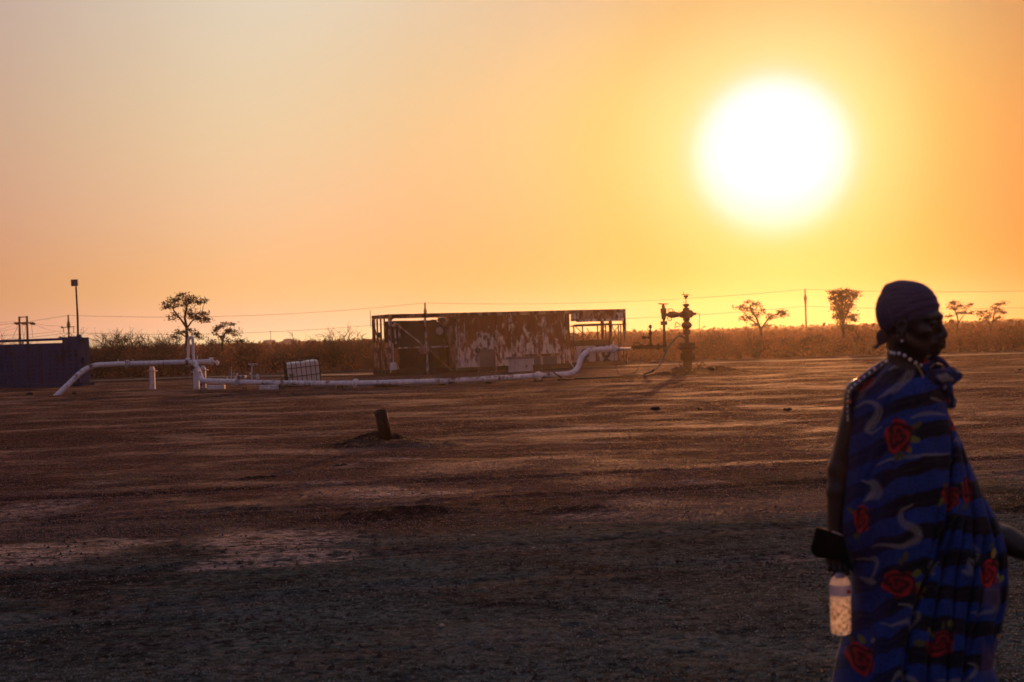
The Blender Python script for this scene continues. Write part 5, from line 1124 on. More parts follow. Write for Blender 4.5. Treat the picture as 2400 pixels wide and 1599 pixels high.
# left arm reaching forward to the right edge
elL = pw(2290, 1236, .10); wrL = pw(2432, 1300, -.06); S.cap(shL, elL, .043, .040, .02); S.cap(elL, elL * .5 + wrL * .5, .042, .046, .015); S.cap(elL * .5 + wrL * .5, wrL, .046, .034, .01)
def hand(wr, down, side, nrm, k=1.0, curl=(.5, .5, .6), thumb_side=1):
    """down: wrist to knuckles, side: towards the index finger, nrm: palm side"""
    kn = wr + down * .088; S.ell((wr + kn) / 2 + nrm * .002, (.050, .037, .015), np.stack([down, side, nrm]), .012); S.cap(wr, wr + down * .02, .023, .022, .012)
    for i, (o, L) in enumerate(((.028, .070), (.009, .078), (-.010, .073), (-.028, .058))):
        a = kn + side * o - down * .006; ang = 0; p = a; S.cap(wr + down * .03 + side * o * .5, a, .011, .0105, .008)
        for j, (f, r0, r1) in enumerate(((.48, .0098, .0088), (.30, .0088, .0080), (.22, .0080, .0068))):
            ang += curl[j] * (1 + .12 * i); d = down * math.cos(ang) + nrm * math.sin(ang); q = p + d * L * f; S.cap(p, q, r0, r1, .003); p = q
    t0 = wr + down * .022 + side * .024; t1 = t0 + down * .030 + side * .020 + nrm * .012; t2 = t1 + down * .032 + side * .002 + nrm * .014; t3 = t2 + down * .022 - side * .008 + nrm * .008
    S.cap(t0, t1, .015, .0125, .01); S.cap(t1, t2, .0115, .0100, .004); S.cap(t2, t3, .0100, .0078, .003)
dn = pw(1964, 1340, .02) - wri; dn /= np.linalg.norm(dn); sd = np.array([1.0, -.15, 0]); sd -= dn * (sd @ dn); sd /= np.linalg.norm(sd); nr = np.cross(dn, sd); nr = nr if nr[1] < 0 else -nr
hand(wri, dn, sd, nr, curl=(.25, .75, .75))
dn2 = wrL - elL; dn2 /= np.linalg.norm(dn2); sd2 = np.array([0, 0, 1.0]); sd2 -= dn2 * (sd2 @ dn2); sd2 /= np.linalg.norm(sd2); hand(wrL, dn2, sd2, np.cross(dn2, sd2), curl=(.4, .5, .5))
# legs, mid-stride, and feet
for s_, hx, kx, ax_, dy in ((1, 2165, 2235, 2215, .12), (-1, 2120, 2110, 2020, -.04)):
    hp, kn, an = np.array([pw(hx, 1290)[0], YPn + dy, .90]), np.array([pw(kx, 1500)[0], YPn + dy, .50]), np.array([pw(ax_, 1700)[0], YPn + dy, .09])
    S.cap(hp, kn, .078, .052, .03); S.cap(kn, kn * .65 + an * .35, .050, .048, .02); S.cap(kn * .65 + an * .35, an, .048, .033, .02)
    S.cap(an - [.03, 0, .045], an + [.06, -.01, -.05], .036, .036, .02); S.cap(an + [.06, -.01, -.05], an + [.15, -.03, -.062], .034, .024, .015)
BV, BF = S.mesh()
proot = empty('person', Vector(base), 'person in a purple headscarf and blue rose-print wrap, walking right at the right edge', 'person')
body = np_mesh('body', BV, BF, M['skin'], proot, True)
sm = body.modifiers.new('smooth', 'CORRECTIVE_SMOOTH') if False else None
# eyes
for sg in (1, -1):
    mb = MB(); c = Vector(H(.0765, sg * .0325, -.0028)); 
    import bmesh as _b
    bm = _b.new(); _b.ops.create_uvsphere(bm, u_segments=20, v_segments=14, radius=.0118 * HS, matrix=Matrix.Translation(c)); me = bpy.data.meshes.new('eye'); bm.to_mesh(me); bm.free()
    me.polygons.foreach_set('use_smooth', [True] * len(me.polygons)); M.setdefault('eye', mat('eye_white', (.42, .38, .36), .15, spec=.6, namt=.1)); me.materials.append(M['eye'])
    o = bpy.data.objects.new('eye', me); COL.objects.link(o); o.parent = proot; o.matrix_parent_inverse = proot.matrix_world.inverted()
    mb = MB(); g_ = Vector(hf2 * .96 - hl * .25).normalized(); mb.lathe(c + g_ * .0105 * HS, g_, [(0, .0058), (.0012, .0052), (.0018, .002)], 14); mb.build('iris', M['leather'], o, True)

# headscarf: its own field, tight round the skull with a raised fold and a knotted tail
K = SDF(HO - .20, HO + .21, .0030)
K.ell(H(-.008, 0, .046), hr(.0985, .081, .080), HA, .01)
K.ell(H(-.034, 0, .076), hr(.050, .056, .054), HA, .03)
K.ell(H(-.036, -.020, .106), hr(.030, .032, .020), HA, .02)
K.ell(H(.010, 0, .082), hr(.048, .050, .040), HA, .03)
K.ell(H(-.042, 0, .022), hr(.054, .066, .068), HA, .03)
sl, (X_, Y_, Z_) = K.region(HO - .20, HO + .21)
lx, ly, lz = [((X_ - HO[0]) * HA[i, 0] + (Y_ - HO[1]) * HA[i, 1] + (Z_ - HO[2]) * HA[i, 2]) / HS for i in range(3)]
# folds sweep from brow to nape
fold = lz - .50 * lx
th_ = np.arctan2(ly, lx)
K.d[sl] += (.0020 * np.sin(fold * 210 + 1.6 * np.sin(th_ * 2 + 1) + 60 * lx * np.clip(lz, 0, 1)) * np.clip((.085 - fold) * 16, 0, 1) * np.clip(lx * 14 + .9, .25, 1) + .0006 * np.sin(fold * 430 + th_ * 7 + 3 * np.sin(lx * 40)) - .0045 * np.exp(-((lx + .045 + .35 * (lz - .06) - .02 * np.sin(ly * 30)) / .006) ** 2) * (lz > -.01)).astype(np.float32)
cut = -(lz - (.040 + .006 * np.cos(th_)) + (.105 - lx) * .44 * (lx > -.2)) * .9 
K.d[sl] = np.maximum(K.d[sl], (cut).astype(np.float32))
KV, KF = K.mesh(); scarf = np_mesh('headscarf', KV, KF, M['wrap'], proot, True)
def blob_strip(name, pts, w, th, m, parent, n=10, twist=0.0):
    """a soft cloth strip with thickness along points"""
    mb = MB(); pts = catmull(pts, 5); N = len(pts); T = [(pts[min(i + 1, N - 1)] - pts[max(i - 1, 0)]).normalized() for i in range(N)]; vs = []
    for i, p in enumerate(pts):
        t = i / (N - 1); ww = w(t) if callable(w) else w; s_ = T[i].cross(Vector((0, 1, 0))).normalized(); u = T[i].cross(s_)
        for k in range(n):
            a = 2 * math.pi * k / n; r = 1 + .12 * math.sin(3 * a + t * 9); vs.append(p + s_ * math.cos(a) * ww * r + u * math.sin(a) * th * r)
    fs = [(i * n + k, i * n + (k + 1) % n, (i + 1) * n + (k + 1) % n, (i + 1) * n + k) for i in range(N - 1) for k in range(n)] + [tuple(range(n))[::-1], tuple((N - 1) * n + k for k in range(n))]
    mb.add(vs, fs); return mb.build(name, m if not isinstance(m, str) else M[m], parent, True)
V3 = lambda px, py, dy=0.0: P(px, py, YPn + dy)
blob_strip('scarf_tail', [V3(2088, 776, .02), V3(2075, 784, .02), V3(2066, 797, .02), V3(2058, 808, .02), V3(2048, 816, .02)], lambda t: .006 + .021 * math.sin(min(t * 1.25 + .1, 1) * math.pi) ** .8 * (1 - t * .5), .010, 'wrap_dark', proot)
blob_strip('scarf_tail', [V3(2087, 782, .03), V3(2088, 797, .04), V3(2086, 815, .04)], lambda t: .004 + .004 * math.sin(t * 3.1), .004, 'wrap_dark', proot)
# beads
def beads(name, pts, r, m, parent=proot):
    mb = MB()
    for i, p in enumerate(pts): mb.lathe(Vector(p) - Vector((0, 0, r)), (0, 0, 1), [(0, .001), (r * .3, r * .7), (r, r), (r * 1.7, r * .7), (2 * r, .001)], 10)
    return mb.build(name, M[m], parent, True)
npx = [(2083, 822, .01), (2088.5, 827, -.022), (2096, 829, -.038), (2107, 829.5, -.050), (2120, 834, -.054), (2133, 843, -.05), (2146, 851, -.04), (2158, 856, -.02), (2165, 856, .01), (2160, 852, .05), (2148, 846, .075), (2130, 838, .085), (2110, 830, .085), (2094, 824, .06)]
beads('necklace', [V3(*q) for q in npx], .0062, 'bead'); beads('earring', [Vector(H(-.003, -.080, -.056))], .0042, 'bead')
mb = MB(); mb.tube([V3(*q) for q in npx] + [V3(*npx[0])], .0018, 5); mb.build('necklace_cord', M['bead_dark'], proot)
blob_strip('collar_cord', [V3(2146, 853, -.045), V3(2153, 862, -.05), V3(2161, 876, -.05), V3(2163, 888, -.05)], .0035, .003, M.setdefault('collar', mat('yellow_cord', (.22, .17, .08), .8)), proot)

# ------------------------------------------------------------------ the wrap: rings of cloth, its print worked out point by point
rows = np.array([(836, 2096, 2140), (843, 2086, 2158), (852, 2070, 2172), (866, 2050, 2190), (882, 2032, 2205), (900, 2014, 2216), (920, 2001, 2219), (940, 1997, 2220), (965, 1997, 2225), (1000, 1996, 2240), (1040, 1992, 2257), (1080, 1990, 2271), (1120, 1988, 2288), (1160, 1983, 2306), (1200, 1980, 2329), (1240, 1978, 2350), (1280, 1984, 2361), (1320, 1999, 2363), (1360, 2009, 2364), (1400, 2010, 2361), (1450, 2001, 2353), (1480, 1992, 2347), (1520, 1984, 2335), (1560, 1973, 2326), (1600, 1965, 2342), (1700, 1955, 2356), (1800, 1950, 2362)], float)
PYs = np.concatenate([np.linspace(836, 1620, 400), np.linspace(1624, 1795, 40)]); XL = np.interp(PYs, rows[:, 0], rows[:, 1]); XR = np.interp(PYs, rows[:, 0], rows[:, 2])
NA = 460; ph = np.linspace(0, 2 * math.pi, NA, endpoint=False); JJ, II = len(PYs), NA
cph, sph = np.cos(ph), np.sin(ph)
sx = np.sign(cph) * np.abs(cph) ** .9; sy = np.sign(sph) * np.abs(sph) ** .8
mid = (XL + XR) / 2; hw = (XR - XL) / 2
PX = mid[:, None] + hw[:, None] * sx[None]; PYg = np.repeat(PYs[:, None], NA, 1)
dep = np.minimum(hw * PXM * .80, .155 + (PYs - 1000) * 4e-5); yc = YPn + .045
front = np.clip(sph, 0, 1)[None] ** .5
def lnx(pts, y): pts = np.array(pts, float); return np.interp(y, pts[:, 0], pts[:, 1])
L1 = lnx([(836, 2185), (860, 2196), (925, 2214), (1000, 2212), (1080, 2205), (1150, 2195), (1230, 2182), (1300, 2160), (1360, 2132), (1420, 2110), (1500, 2096), (1600, 2084), (1800, 2070)], PYg)
def groove(pts, wd, amp, y0, y1):
    x = lnx(pts, PYg); return -amp * 1.7 * np.exp(-((PX - x) / wd) ** 2) * sstep(y0, y0 + 30, PYg) * (1 - sstep(y1 - 30, y1, PYg))
h = .016 * (1 - sstep(-7, 3, PX - L1)) * sstep(880, 960, PYg) - .026 * np.exp(-((PX - L1 - 7) / 6.5) ** 2) * sstep(900, 960, PYg) * (1 - .4 * sstep(1400, 1500, PYg))
h += groove([(940, 2232), (1040, 2244), (1140, 2256), (1200, 2262), (1300, 2262), (1450, 2242), (1600, 2225)], 5, .016, 940, 1620)
h += groove([(1130, 2296), (1200, 2304), (1260, 2318), (1330, 2330), (1400, 2332), (1520, 2306)], 6, .020, 1120, 1540)
h += groove([(1210, 2215), (1300, 2190), (1400, 2170), (1520, 2150), (1700, 2140)], 6, .015, 1190, 1800)
h += groove([(1210, 2240), (1300, 2222), (1400, 2210), (1520, 2195), (1700, 2190)], 5, .012, 1200, 1800)
h += groove([(1260, 2285), (1340, 2282), (1430, 2270), (1540, 2240), (1700, 2230)], 7, .014, 1240, 1800)
h += groove([(1300, 2345), (1420, 2335), (1500, 2322)], 5, .010, 1290, 1540)
h += groove([(1180, 2172), (1260, 2158), (1330, 2140)], 6, .008, 1150, 1400)
h += groove([(870, 2140), (900, 2100), (950, 2060), (1010, 2035), (1090, 2018)], 9, .006, 860, 1100); h += groove([(1040, 2060), (1110, 2025), (1180, 2010), (1260, 2000)], 8, .007, 1030, 1300); h += groove([(1060, 2090), (1150, 2045), (1260, 2025), (1340, 2030)], 10, .006, 1050, 1380)
h += groove([(1380, 2040), (1480, 2022), (1600, 2010), (1700, 2000)], 12, .010, 1370, 1800); h += groove([(1400, 2080), (1500, 2060), (1620, 2050)], 10, .006, 1390, 1800)
h += .014 * fbm(PX / 55, PYg / 110, 3, 4) + .005 * np.sin((PX - .35 * PYg) / 14) * sstep(900, 1300, PYg) + .004 * fbm(PX / 18, PYg / 70, 2, 14)
h = h * front
hb = .012 * np.sin(ph * 11)[None] * sstep(950, 1200, PYs)[:, None] * np.clip(-sph, 0, 1)[None] ** .5
tot = h + hb
YW_ = yc - (dep[:, None] + tot) * sy[None]; PXd = PX + (tot / PXM) * cph[None] * .25
u_ = (PXd - 1200) / FPX; v_ = (799.5 - PYg) / FPX
dx = CRn[0, 0] * u_ + CRn[0, 1] * v_ - CRn[0, 2]; dy = CRn[1, 0] * u_ + CRn[1, 1] * v_ - CRn[1, 2]; dz = CRn[2, 0] * u_ + CRn[2, 1] * v_ - CRn[2, 2]
# place each ring as a true horizontal section at the depth of its middle, so it keeps its size all round
uc = (mid - 1200) / FPX; t_c = YPn / (CRn[1, 0] * uc + CRn[1, 1] * (799.5 - PYs) / FPX - CRn[1, 2])
WX = dx * (YPn / dy); WZ = (CAM_H + dz * (YPn / dy))
GV = np.stack([WX, YW_, WZ], -1)
GV[:, :, 0] *= 1 + 0 * GV[:, :, 0]
ids = np.arange(JJ * II).reshape(JJ, II); nxt = np.roll(ids, -1, 1)
GF = np.stack([ids[:-1], ids[1:], nxt[1:], nxt[:-1]], -1).reshape(-1, 4)

def blend(c, col, a): a = np.clip(a, 0, 1)[..., None]; return c * (1 - a) + np.array(col) * a
tx, ty = PX.copy(), PYg.copy()
back = sph < 0; tx[:, back] = (2 * mid[:, None] - PX)[:, back] + 3; ty[:, back] += 38
tx = tx - 7 + h * 420 + 3 * fbm(tx / 22, ty / 22, 3, 62); ty = ty - 8 + h * 600 + 4 * fbm(tx / 30, ty / 30, 3, 63)
wob = 7 * fbm(tx / 40, ty / 40, 3, 61)
qy = np.where(tx < L1, ty - .0018 * np.clip(2200 - tx, 0, 400) ** 2, ty - .10 * (tx - L1) + 22) + wob * 1.5
bandv = np.cos(2 * math.pi * (qy - 887) / 75.5)
blue = sstep(-.16, .04, bandv) * (.72 + .5 * (fbm(tx / 55, ty / 45, 3, 64) + .5))
c = np.zeros(tx.shape + (3,)) + np.array([.0034, .0028, .0085])
c = blend(c, (.0058, .030, .172), blue)
left_violet = (1 - sstep(2020, 2110, tx)) * .45; c = blend(c, (.012, .014, .09), left_violet * (tx < L1))
scroll = np.sin(tx / 3.4 + 2.5 * np.sin(ty / 6.0)) * np.sin(ty / 3.6 + 2.2 * np.sin(tx / 7.0)); c *= (1 - .38 * blue * sstep(.1, .6, scroll))[..., None]
thin = sstep(.93, .99, np.sin(qy / 3.1 + 1.6 * fbm(tx / 50, ty / 20, 3, 71) * 4)) * (1 - blue) * .18; c = blend(c, (.09, .085, .10), thin)
def swirl(c, pts, w, col=(.20, .195, .18), a=.8):
    pts = [Vector((x, y, 0)) for x, y in pts]; pl = catmull(pts, 8); n = len(pl); best = np.full(tx.shape, 1e9); tt = np.zeros(tx.shape)
    m = (tx > min(p.x for p in pl) - 30) & (tx < max(p.x for p in pl) + 30) & (ty > min(p.y for p in pl) - 30) & (ty < max(p.y for p in pl) + 30)
    X0, Y0 = tx[m], ty[m]; b = np.full(X0.shape, 1e9); t0 = np.zeros(X0.shape)
    for i in range(n - 1):
        ax0, ay0, bx0, by0 = pl[i].x, pl[i].y, pl[i + 1].x, pl[i + 1].y; L2 = (bx0 - ax0) ** 2 + (by0 - ay0) ** 2 + 1e-9
        s = np.clip(((X0 - ax0) * (bx0 - ax0) + (Y0 - ay0) * (by0 - ay0)) / L2, 0, 1); d = np.hypot(X0 - ax0 - s * (bx0 - ax0), Y0 - ay0 - s * (by0 - ay0)); k = d < b; b[k] = d[k]; t0[k] = (i + s[k]) / n
    ww = 1.35 * w * np.sin(np.pi * np.clip(t0 * .92 + .04, 0, 1)) ** 1.2; al = np.zeros(tx.shape); al[m] = a * (1 - sstep(ww * .35, ww * 1.15 + 1, b)) * (.62 + .38 * np.sin(b * 1.7 + 9 * t0)); return blend(c, col, al)
for pts, w in (([(2072, 862), (2098, 851), (2120, 856), (2108, 878), (2078, 905), (2042, 930)], 8), ([(1997, 955), (2022, 938), (2044, 950), (2040, 975), (2024, 1000), (2026, 1008), (2052, 998)], 6), ([(2010, 1122), (2028, 1122), (2038, 1142), (2024, 1160), (2013, 1166)], 9), ([(2112, 1172), (2086, 1188), (2090, 1212), (2120, 1232), (2122, 1252), (2080, 1266), (2026, 1269)], 8),
    ([(2000, 1303), (2028, 1294), (2040, 1312), (2022, 1342)], 4), ([(2085, 1403), (2118, 1412), (2105, 1440), (2046, 1446)], 5), ([(2275, 1358), (2308, 1362), (2313, 1388), (2290, 1411), (2240, 1408)], 7), ([(2232, 1522), (2256, 1538), (2232, 1562), (2158, 1564)], 5), ([(2066, 1578), (2082, 1552), (2110, 1566), (2118, 1588)], 6), ([(2112, 977), (2150, 966), (2200, 972)], 4), ([(2035, 1082), (2090, 1066), (2150, 1060), (2205, 1058)], 3), ([(2215, 1022), (2240, 1018)], 5), ([(2250, 1245), (2258, 1270), (2250, 1295), (2236, 1290)], 4), ([(2165, 1290), (2150, 1310), (2155, 1325)], 6), ([(2276, 1066), (2285, 1085)], 4), ([(2235, 1295), (2240, 1320), (2222, 1318)], 7), ([(2328, 1225), (2345, 1232), (2345, 1262)], 4), ([(2010, 1345), (2035, 1350)], 7), ([(2190, 940), (2160, 930)], 3), ([(2030, 1490), (2028, 1480)], 6)): c = swirl(c, pts, w)
# mauve worn cloth of the inner layer, right of the fold
mv = sstep(.0, .16, fbm(tx / 45, ty / 80, 2, 91) + .12) * sstep(2262, 2275, tx) * (1 - sstep(2318, 2330, tx)) * sstep(1230, 1270, ty) * (1 - sstep(1540, 1580, ty)); c = blend(c, (.085, .055, .12), mv * .7)
def rose(c, x0, y0, rx, ry, rot=0, bright=1.0, leaves=()):
    for (lx_, ly_, lr, lc) in leaves:
        ex, ey = tx - lx_, ty - ly_; a = math.atan2(ly_ - y0, lx_ - x0); e1 = (ex * math.cos(a) + ey * math.sin(a)) / (lr * 1.25); e2 = (-ex * math.sin(a) + ey * math.cos(a)) / (lr * .72); rr = np.hypot(e1, e2) + .3 * fbm(tx / 5, ty / 5, 2, int(lx_)); vein = .65 + .35 * np.abs(np.sin(e2 * 5 + e1 * 2))
        col = np.array(lc) * vein[..., None] * 1.0; al = (1 - sstep(.78, .98, rr)); c = c * (1 - al[..., None]) + col * al[..., None]
    ca, sa = math.cos(rot), math.sin(rot); ex = ((tx - x0) * ca + (ty - y0) * sa) / rx; ey = (-(tx - x0) * sa + (ty - y0) * ca) / ry; r = np.hypot(ex, ey); t = np.arctan2(ey, ex)
    edge = 1 + .09 * np.sin(t * 5 + x0) + .05 * np.sin(t * 9 + y0); al = 1 - sstep(.90, 1.0, r / edge)
    pet = .5 + .5 * np.sin(r * 13 - 1.3 * np.sin(t * 3 + r * 5 + x0) - t * 1.0); pet = pet ** 1.4; pet = pet * (.45 + .55 * sstep(.1, .9, r)) + .25 * np.exp(-(r / .18) ** 2)
    col = np.array([.030, .0025, .0035]) * bright * (1 - pet[..., None]) + np.array([.30, .012, .014]) * bright * pet[..., None]; return c * (1 - al[..., None]) + col * al[..., None]
GR = (.12, .125, .025); GD = (.065, .065, .018)
RS = [(2085, 1020, 30, 42, .30, 1.0, ((2127, 992, 11, GD), (2118, 1026, 13, GR), (2104, 1046, 10, GR), (2092, 1060, 8, GD), (2080, 1064, 8, GD))), (2008, 1208, 17, 34, .05, 1.1, ((1996, 1243, 8, GD), (1988, 1190, 7, GD))), (2086, 1356, 37, 33, 0, 1.0, ((2120, 1328, 11, GR), (2129, 1352, 11, GR), (2096, 1288, 10, GD), (2124, 1370, 8, GD), (2086, 1302, 8, GD))), (2286, 1322, 23, 33, .1, 2.0, ((2318, 1332, 11, (.3, .26, .05)), (2300, 1280, 10, (.34, .24, .04)), (2312, 1300, 9, GD), (2296, 1264, 7, GD))), (2170, 1480, 38, 28, -.45, .9, ((2147, 1452, 10, GR), (2193, 1436, 9, GR), (2124, 1482, 12, GD), (2175, 1440, 7, GD))), (2003, 1527, 26, 36, 0, 1.0, ((2005, 1483, 8, GR), (1990, 1490, 7, GD))), (2221, 968, 12, 36, 0, 1.1, ()), (2242, 985, 10, 30, -.3, 1.4, ((2252, 1012, 9, GD),)), (2198, 1150, 20, 30, .2, 1.0, ((2176, 1166, 11, GR), (2186, 1130, 7, GD))), (2240, 1133, 17, 32, 0, 1.0, ((2232, 1165, 10, GD), (2228, 1120, 7, GR))), (2302, 1133, 13, 38, -.35, 1.5, ()), (2340, 1500, 13, 26, 0, 1.8, ((2322, 1475, 10, (.36, .22, .04)), (2322, 1515, 9, (.34, .2, .04)))), (2020, 897, 8, 26, .75, 1.6, ()), (2120, 1660, 36, 34, 0, 1.0, ((2160, 1640, 11, GR),)), (2260, 1700, 34, 36, 0, 1.0, ((2225, 1680, 11, GR),))]
for x0, y0, rx, ry, ro, br, lv in RS: c = rose(c, x0, y0, rx, ry, ro, br, lv)
# pale trim along the shoulder edge
tr_ = (1 - sstep(0, 10, np.abs(tx - np.interp(ty, [850, 880, 910, 935], [2066, 2034, 2006, 1998]) - 8))) * (1 - sstep(925, 945, ty)); c = blend(c, (.12, .11, .12), tr_ * (.5 + .5 * np.sin(tx * .9) * np.sin(ty * .8)))
M['dress'] = bpy.data.materials.new('printed_cotton'); m_ = M['dress']; m_.use_nodes = True; w = NT(m_.node_tree); b = w.n['Principled BSDF']; va = w.node('ShaderNodeVertexColor', layer_name='print'); tc = w.node('ShaderNodeTexCoord')
wv = w.noise(tc.outputs['Object'], 300, 2, .6); f = w.math('MULTIPLY_ADD', wv, .5, .75)
cm = w.node('ShaderNodeVectorMath', operation='SCALE'); w.put(cm.inputs[0], va.outputs[0]); w.put(cm.inputs['Scale'], f); w.put(b.inputs['Base Color'], cm.outputs[0]); b.inputs['Roughness'].default_value = .82; b.inputs['Specular IOR Level'].default_value = .25
b.inputs['Sheen Weight'].default_value = .05
bn = w.node('ShaderNodeBump'); bn.inputs['Strength'].default_value = .25; bn.inputs['Distance'].default_value = .004; w.put(bn.inputs['Height'], w.noise(tc.outputs['Object'], 45, 4, .6)); w.put(b.inputs['Normal'], bn.outputs[0])
dress = np_mesh('rose_print_wrap', GV.reshape(-1, 3), GF, M['dress'], proot, True)
def paint(o, cols):
    at = o.data.color_attributes.new('print', 'FLOAT_COLOR', 'POINT'); at.data.foreach_set('color', np.concatenate([cols.reshape(-1, 3), np.ones((cols.size // 3, 1))], 1).astype(np.float32).ravel())
paint(dress, c); so = dress.modifiers.new('cloth', 'SOLIDIFY'); so.thickness = .003; so.offset = -1
# knot of cloth on the far shoulder, two loops, a lump below
def cloth_blob(name, pts, w, th, seed):
    o = blob_strip(name, pts, w, th, M['dress'], proot, 14); me = o.data; n = len(me.vertices); co = np.zeros(n * 3); me.vertices.foreach_get('co', co); co = co.reshape(-1, 3); q = co @ np.array([[1, .2, .1], [.1, 1, .3], [.2, .1, 1]])
    a = fbm(q[:, 0] * 28 + seed, q[:, 2] * 28, 3, seed); cc = np.tile(np.array([.011, .011, .04]), (n, 1)); cc[a > .05] = (.010, .035, .17); cc[a > .19] = (.26, .03, .03); cc[a < -.21] = (.20, .18, .17); paint(o, cc); return o
cloth_blob('cloth_knot', [V3(2172, 884, -.02), V3(2195, 888, -.03), V3(2218, 884, -.02), V3(2238, 880, .0)], lambda t: .018 + .014 * math.sin(t * 3.0), .03, 3)
cloth_blob('cloth_knot', [V3(2205, 895, -.03), V3(2218, 912, -.03), V3(2222, 926, -.02), V3(2226, 945, 0)], lambda t: .020 + .006 * math.sin(t * 7), .026, 9)
cloth_blob('knot_loop', [V3(2166, 879, -.02), V3(2172, 860, -.02), V3(2184, 846, -.02), V3(2197, 841, -.02), V3(2212, 850, -.01), V3(2224, 864, 0), V3(2232, 878, .01)], lambda t: .011 + .005 * math.sin(t * 6), .012, 5)
cloth_blob('knot_loop', [V3(2178, 872, .0), V3(2195, 864, .0), V3(2212, 868, .0), V3(2226, 880, .0)], lambda t: .015, .010, 15)
cloth_blob('knot_loop', [V3(2222, 868, .0), V3(2232, 864, .0), V3(2241, 872, .0), V3(2245, 884, .0), V3(2243, 892, .0)], lambda t: .0075 - .002 * t, .009, 7)
# beaded strap along the shoulder and upper arm
sp_ = catmull([V3(2078, 848, -.0), V3(2050, 866, -.02), V3(2026, 884, -.03), V3(2004, 902, -.035), V3(1990, 918, -.03), V3(1988, 940, -.02), V3(1988, 965, -.005), V3(1988, 984, 0)], 10)
beads('bead_strap', sp_[::5], .0046, 'bead'); beads('bead_strap', [p + Vector((.004, -.002, -.003)) for i, p in enumerate(sp_) if i % 5 > 1], .0056, 'bead_dark'); beads('bead_strap', [V3(1985, 943, -.03), V3(1989, 942, -.033), V3(1993, 941.5, -.03)], .0048, 'bead_orange')
cloth_blob('bead_cloth', [V3(2072, 854, .0), V3(2040, 876, -.012), V3(2010, 900, -.02), V3(1996, 925, -.01), V3(1993, 965, .0)], lambda t: .014 - .004 * t, .010, 33)

# ------------------------------------------------------------------ held things
pu = empty('black_pouch', V3(1950, 1330, -.02), 'flat black leather pouch held in the hanging hand above the bottle', 'pouch')
poly = [(1915, 1235), (1977, 1256), (1990, 1300), (2004, 1345), (1988, 1330), (1968, 1314), (1940, 1310), (1920, 1308), (1908, 1303), (1901, 1287), (1908, 1262)]
mb = MB(); mb.prism([V3(x, y, -.055) for x, y in poly], (0, .020, 0)); mb.build('body', M['leather'], pu, bevel=.004)
mb = MB(); mb.prism([V3(x, y, -.062) for x, y in ((1917, 1240), (1974, 1260), (1984, 1302), (1930, 1306), (1912, 1290))], (0, .005, 0)); mb.build('flap', M['leather'], pu, bevel=.002)
mb = MB(); mb.prism([V3(x, y, -.052) for x, y in ((1952, 1246), (1975, 1254.5), (1976, 1259), (1953, 1250))], (0, .010, 0)); mb.build('paper_edge', M['bead'], pu)
bt = empty('water_bottle', V3(1972, 1487, -.01), 'clear plastic water bottle, half full, glowing with sunlight and painted sparkle, hanging from the hand', 'bottle')
c0, c1 = V3(1971, 1487, -.02), V3(1968.5, 1343, -.02); axv = (c1 - c0); Lb = axv.length; axv.normalize(); r = .0335
prof = [(0, r * .62), (.004, r * .86), (.012, r * .98), (.03, r)]
for k in range(7): z = .035 + k * .0135; prof += [(z, r), (z + .004, r * .955), (z + .009, r)]
prof += [(.135, r * .99), (.140, r * 1.0), (.165, r * 1.0), (.172, r * .93), (.184, r * .70), (.192, r * .42), (.200, .0135), (Lb, .0132)]
M['pet'] = bpy.data.materials.new('clear_plastic'); m_ = M['pet']; m_.use_nodes = True; w = NT(m_.node_tree); b = w.n['Principled BSDF']; b.inputs['Transmission Weight'].default_value = 1; b.inputs['Roughness'].default_value = .06; b.inputs['IOR'].default_value = 1.33
tcn = w.node('ShaderNodeTexCoord'); sz = w.node('ShaderNodeSeparateXYZ'); w.put(sz.inputs[0], tcn.outputs['Object']); zt = w.math('DIVIDE', w.math('SUBTRACT', sz.outputs[2], float(c0.z) + .095), .05); caustic_paint = w.ramp(w.noise(tcn.outputs['Object'], 75, 4, .7), [(.42, (.30, .21, .15)), (.55, (1, .97, .93))]); w.put(b.inputs['Base Color'], w.mixc(w.ramp(zt, [(0, 0), (1, 1)]), caustic_paint, (.70, .68, .76))); bn = w.node('ShaderNodeBump'); bn.inputs['Strength'].default_value = 1; bn.inputs['Distance'].default_value = .06; w.put(bn.inputs['Height'], w.noise(tcn.outputs['Object'], 55, 3, .6)); w.put(b.inputs['Normal'], bn.outputs[0])  # sunlit sparkle and caustic-like blotches are painted into the plastic's lower colour
tr = w.node('ShaderNodeBsdfTranslucent'); w.put(tr.inputs[0], w.mixc(w.ramp(zt, [(0, 0), (1, 1)]), caustic_paint, (.75, .74, .80))); mx = w.node('ShaderNodeMixShader'); mx.inputs[0].default_value = .38; w.put(mx.inputs[1], b.outputs[0]); w.put(mx.inputs[2], tr.outputs[0]); w.put(w.n['Material Output'].inputs[0], mx.outputs[0])
mb = MB(); mb.lathe(c0, axv, prof, 28); mb.build('bottle_body', M['pet'], bt, True)
M['label'] = mat('pale_blue_label', (.42, .44, .60), .6, nscale=30, namt=.3)
q = M['label'].node_tree; w = NT(q); pb = q.nodes['Principled BSDF']; tr = w.node('ShaderNodeBsdfTranslucent'); tr.inputs[0].default_value = (.62, .60, .72, 1); mx = w.node('ShaderNodeMixShader'); mx.inputs[0].default_value = .5; w.put(mx.inputs[1], pb.outputs[0]); w.put(mx.inputs[2], tr.outputs[0]); w.put(q.nodes['Material Output'].inputs[0], mx.outputs[0])
mb = MB(); mb.lathe(c0 + axv * .128, axv, [(0, r * 1.03), (.034, r * 1.03)], 28); mb.f = mb.f[:-2]; mb.build('bottle_label', M['label'], bt, True)
mb = MB(); mb.lathe(c0 + axv * (Lb - .016), axv, [(0, .0152), (.015, .0152), (.017, .013)], 16); mb.build('bottle_cap', M['label'], bt, True)
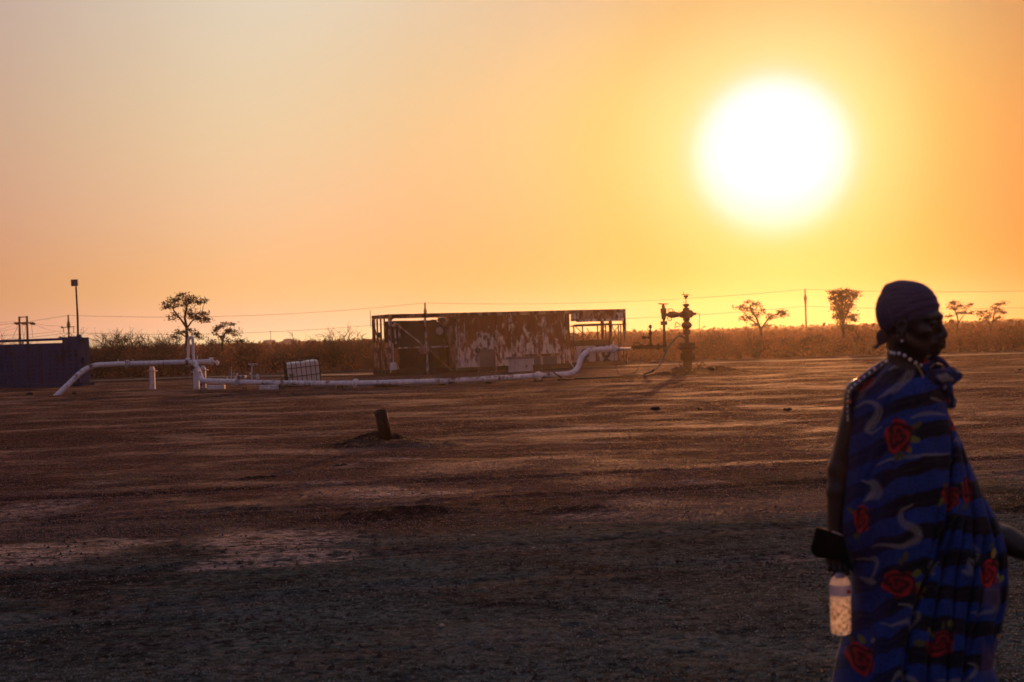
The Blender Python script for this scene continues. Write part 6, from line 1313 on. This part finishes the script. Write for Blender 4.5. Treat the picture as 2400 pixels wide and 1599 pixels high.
mb = MB(); mb.box(c0 + axv * .142 + Vector((.020, -r * .93, 0)), (.006, .003, .006)); mb.build('red_mark', mat('red_print', (.5, .08, .04), .6), bt)

# ------------------------------------------------------------------ grit and small clods on the near ground
def grit():
    """pebbles and crumbs, laid denser close by; each is a small faceted lump"""
    def scatter(name, n, py0, py1, smin, smax, m, label, clump, seed, pw_=4):
        rg = np.random.default_rng(seed); py = py0 + (py1 - py0) * rg.random(n) ** .9; y = 1.6 * FPX / (py - 788.0); x = (rg.random(n) * 2 - 1) * (y * .40 + .6)
        k = fbm(x * .9 + seed, y * .8, 4, seed) + .30 * rg.random(n); keep = k > clump; x, y = x[keep], y[keep]; n = len(x); z = gheight(x, y)
        s = (smin + (smax - smin) * rg.random(n) ** pw_) * (1 + y * .035)
        o = np.array([(1, 0, 0), (-.5, .86, 0), (-.5, -.86, 0), (.15, 0, .85), (-.2, .2, .6)]); V = np.stack([x, y, z - s * .1], -1)[:, None] + o[None] * s[:, None, None] * rg.uniform(.55, 1.3, (n, 5, 3))
        F = np.array([(0, 1, 3), (2, 0, 3), (1, 4, 3), (4, 2, 3), (1, 2, 4)]); F = (F[None] + np.arange(n)[:, None, None] * 5).reshape(-1, 3)
        tag(np_mesh(name, V.reshape(-1, 3), F, M[m]), label, 'gravel', kind='stuff')
    scatter('gravel', 260000, 822, 1230, .0032, .011, 'pebble', 'loose reddish gravel strewn over the far part of the yard', .03, 99)
    scatter('track_gravel', 150000, 1110, 1640, .0018, .0080, 'grey_pebble', 'fine grey gravel lying in patches over the near track', .02, 97, 5)
    scatter('soil_crumbs', 16000, 1130, 1640, .004, .020, 'soil', 'dark crumbs of soil lying in drifts on the near ground', .20, 98, 5)
grit()
# ------------------------------------------------------------------ dusty air
def haze(density):
    mb = MB(); mb.box((0, 345, 6.4), (640, 375, 7.9)); m = bpy.data.materials.new('haze'); m.use_nodes = True; w = NT(m.node_tree); w.n.remove(w.n['Principled BSDF'])
    v = w.node('ShaderNodeVolumePrincipled'); v.inputs['Color'].default_value = (1.0, .80, .58, 1); v.inputs['Density'].default_value = density; v.inputs['Anisotropy'].default_value = .82; w.put(w.n['Material Output'].inputs['Volume'], v.outputs[0])
    o = mb.build('haze', m); tag(o, 'warm dusty air over the whole yard and plain', 'haze', kind='stuff')
haze(.00026)
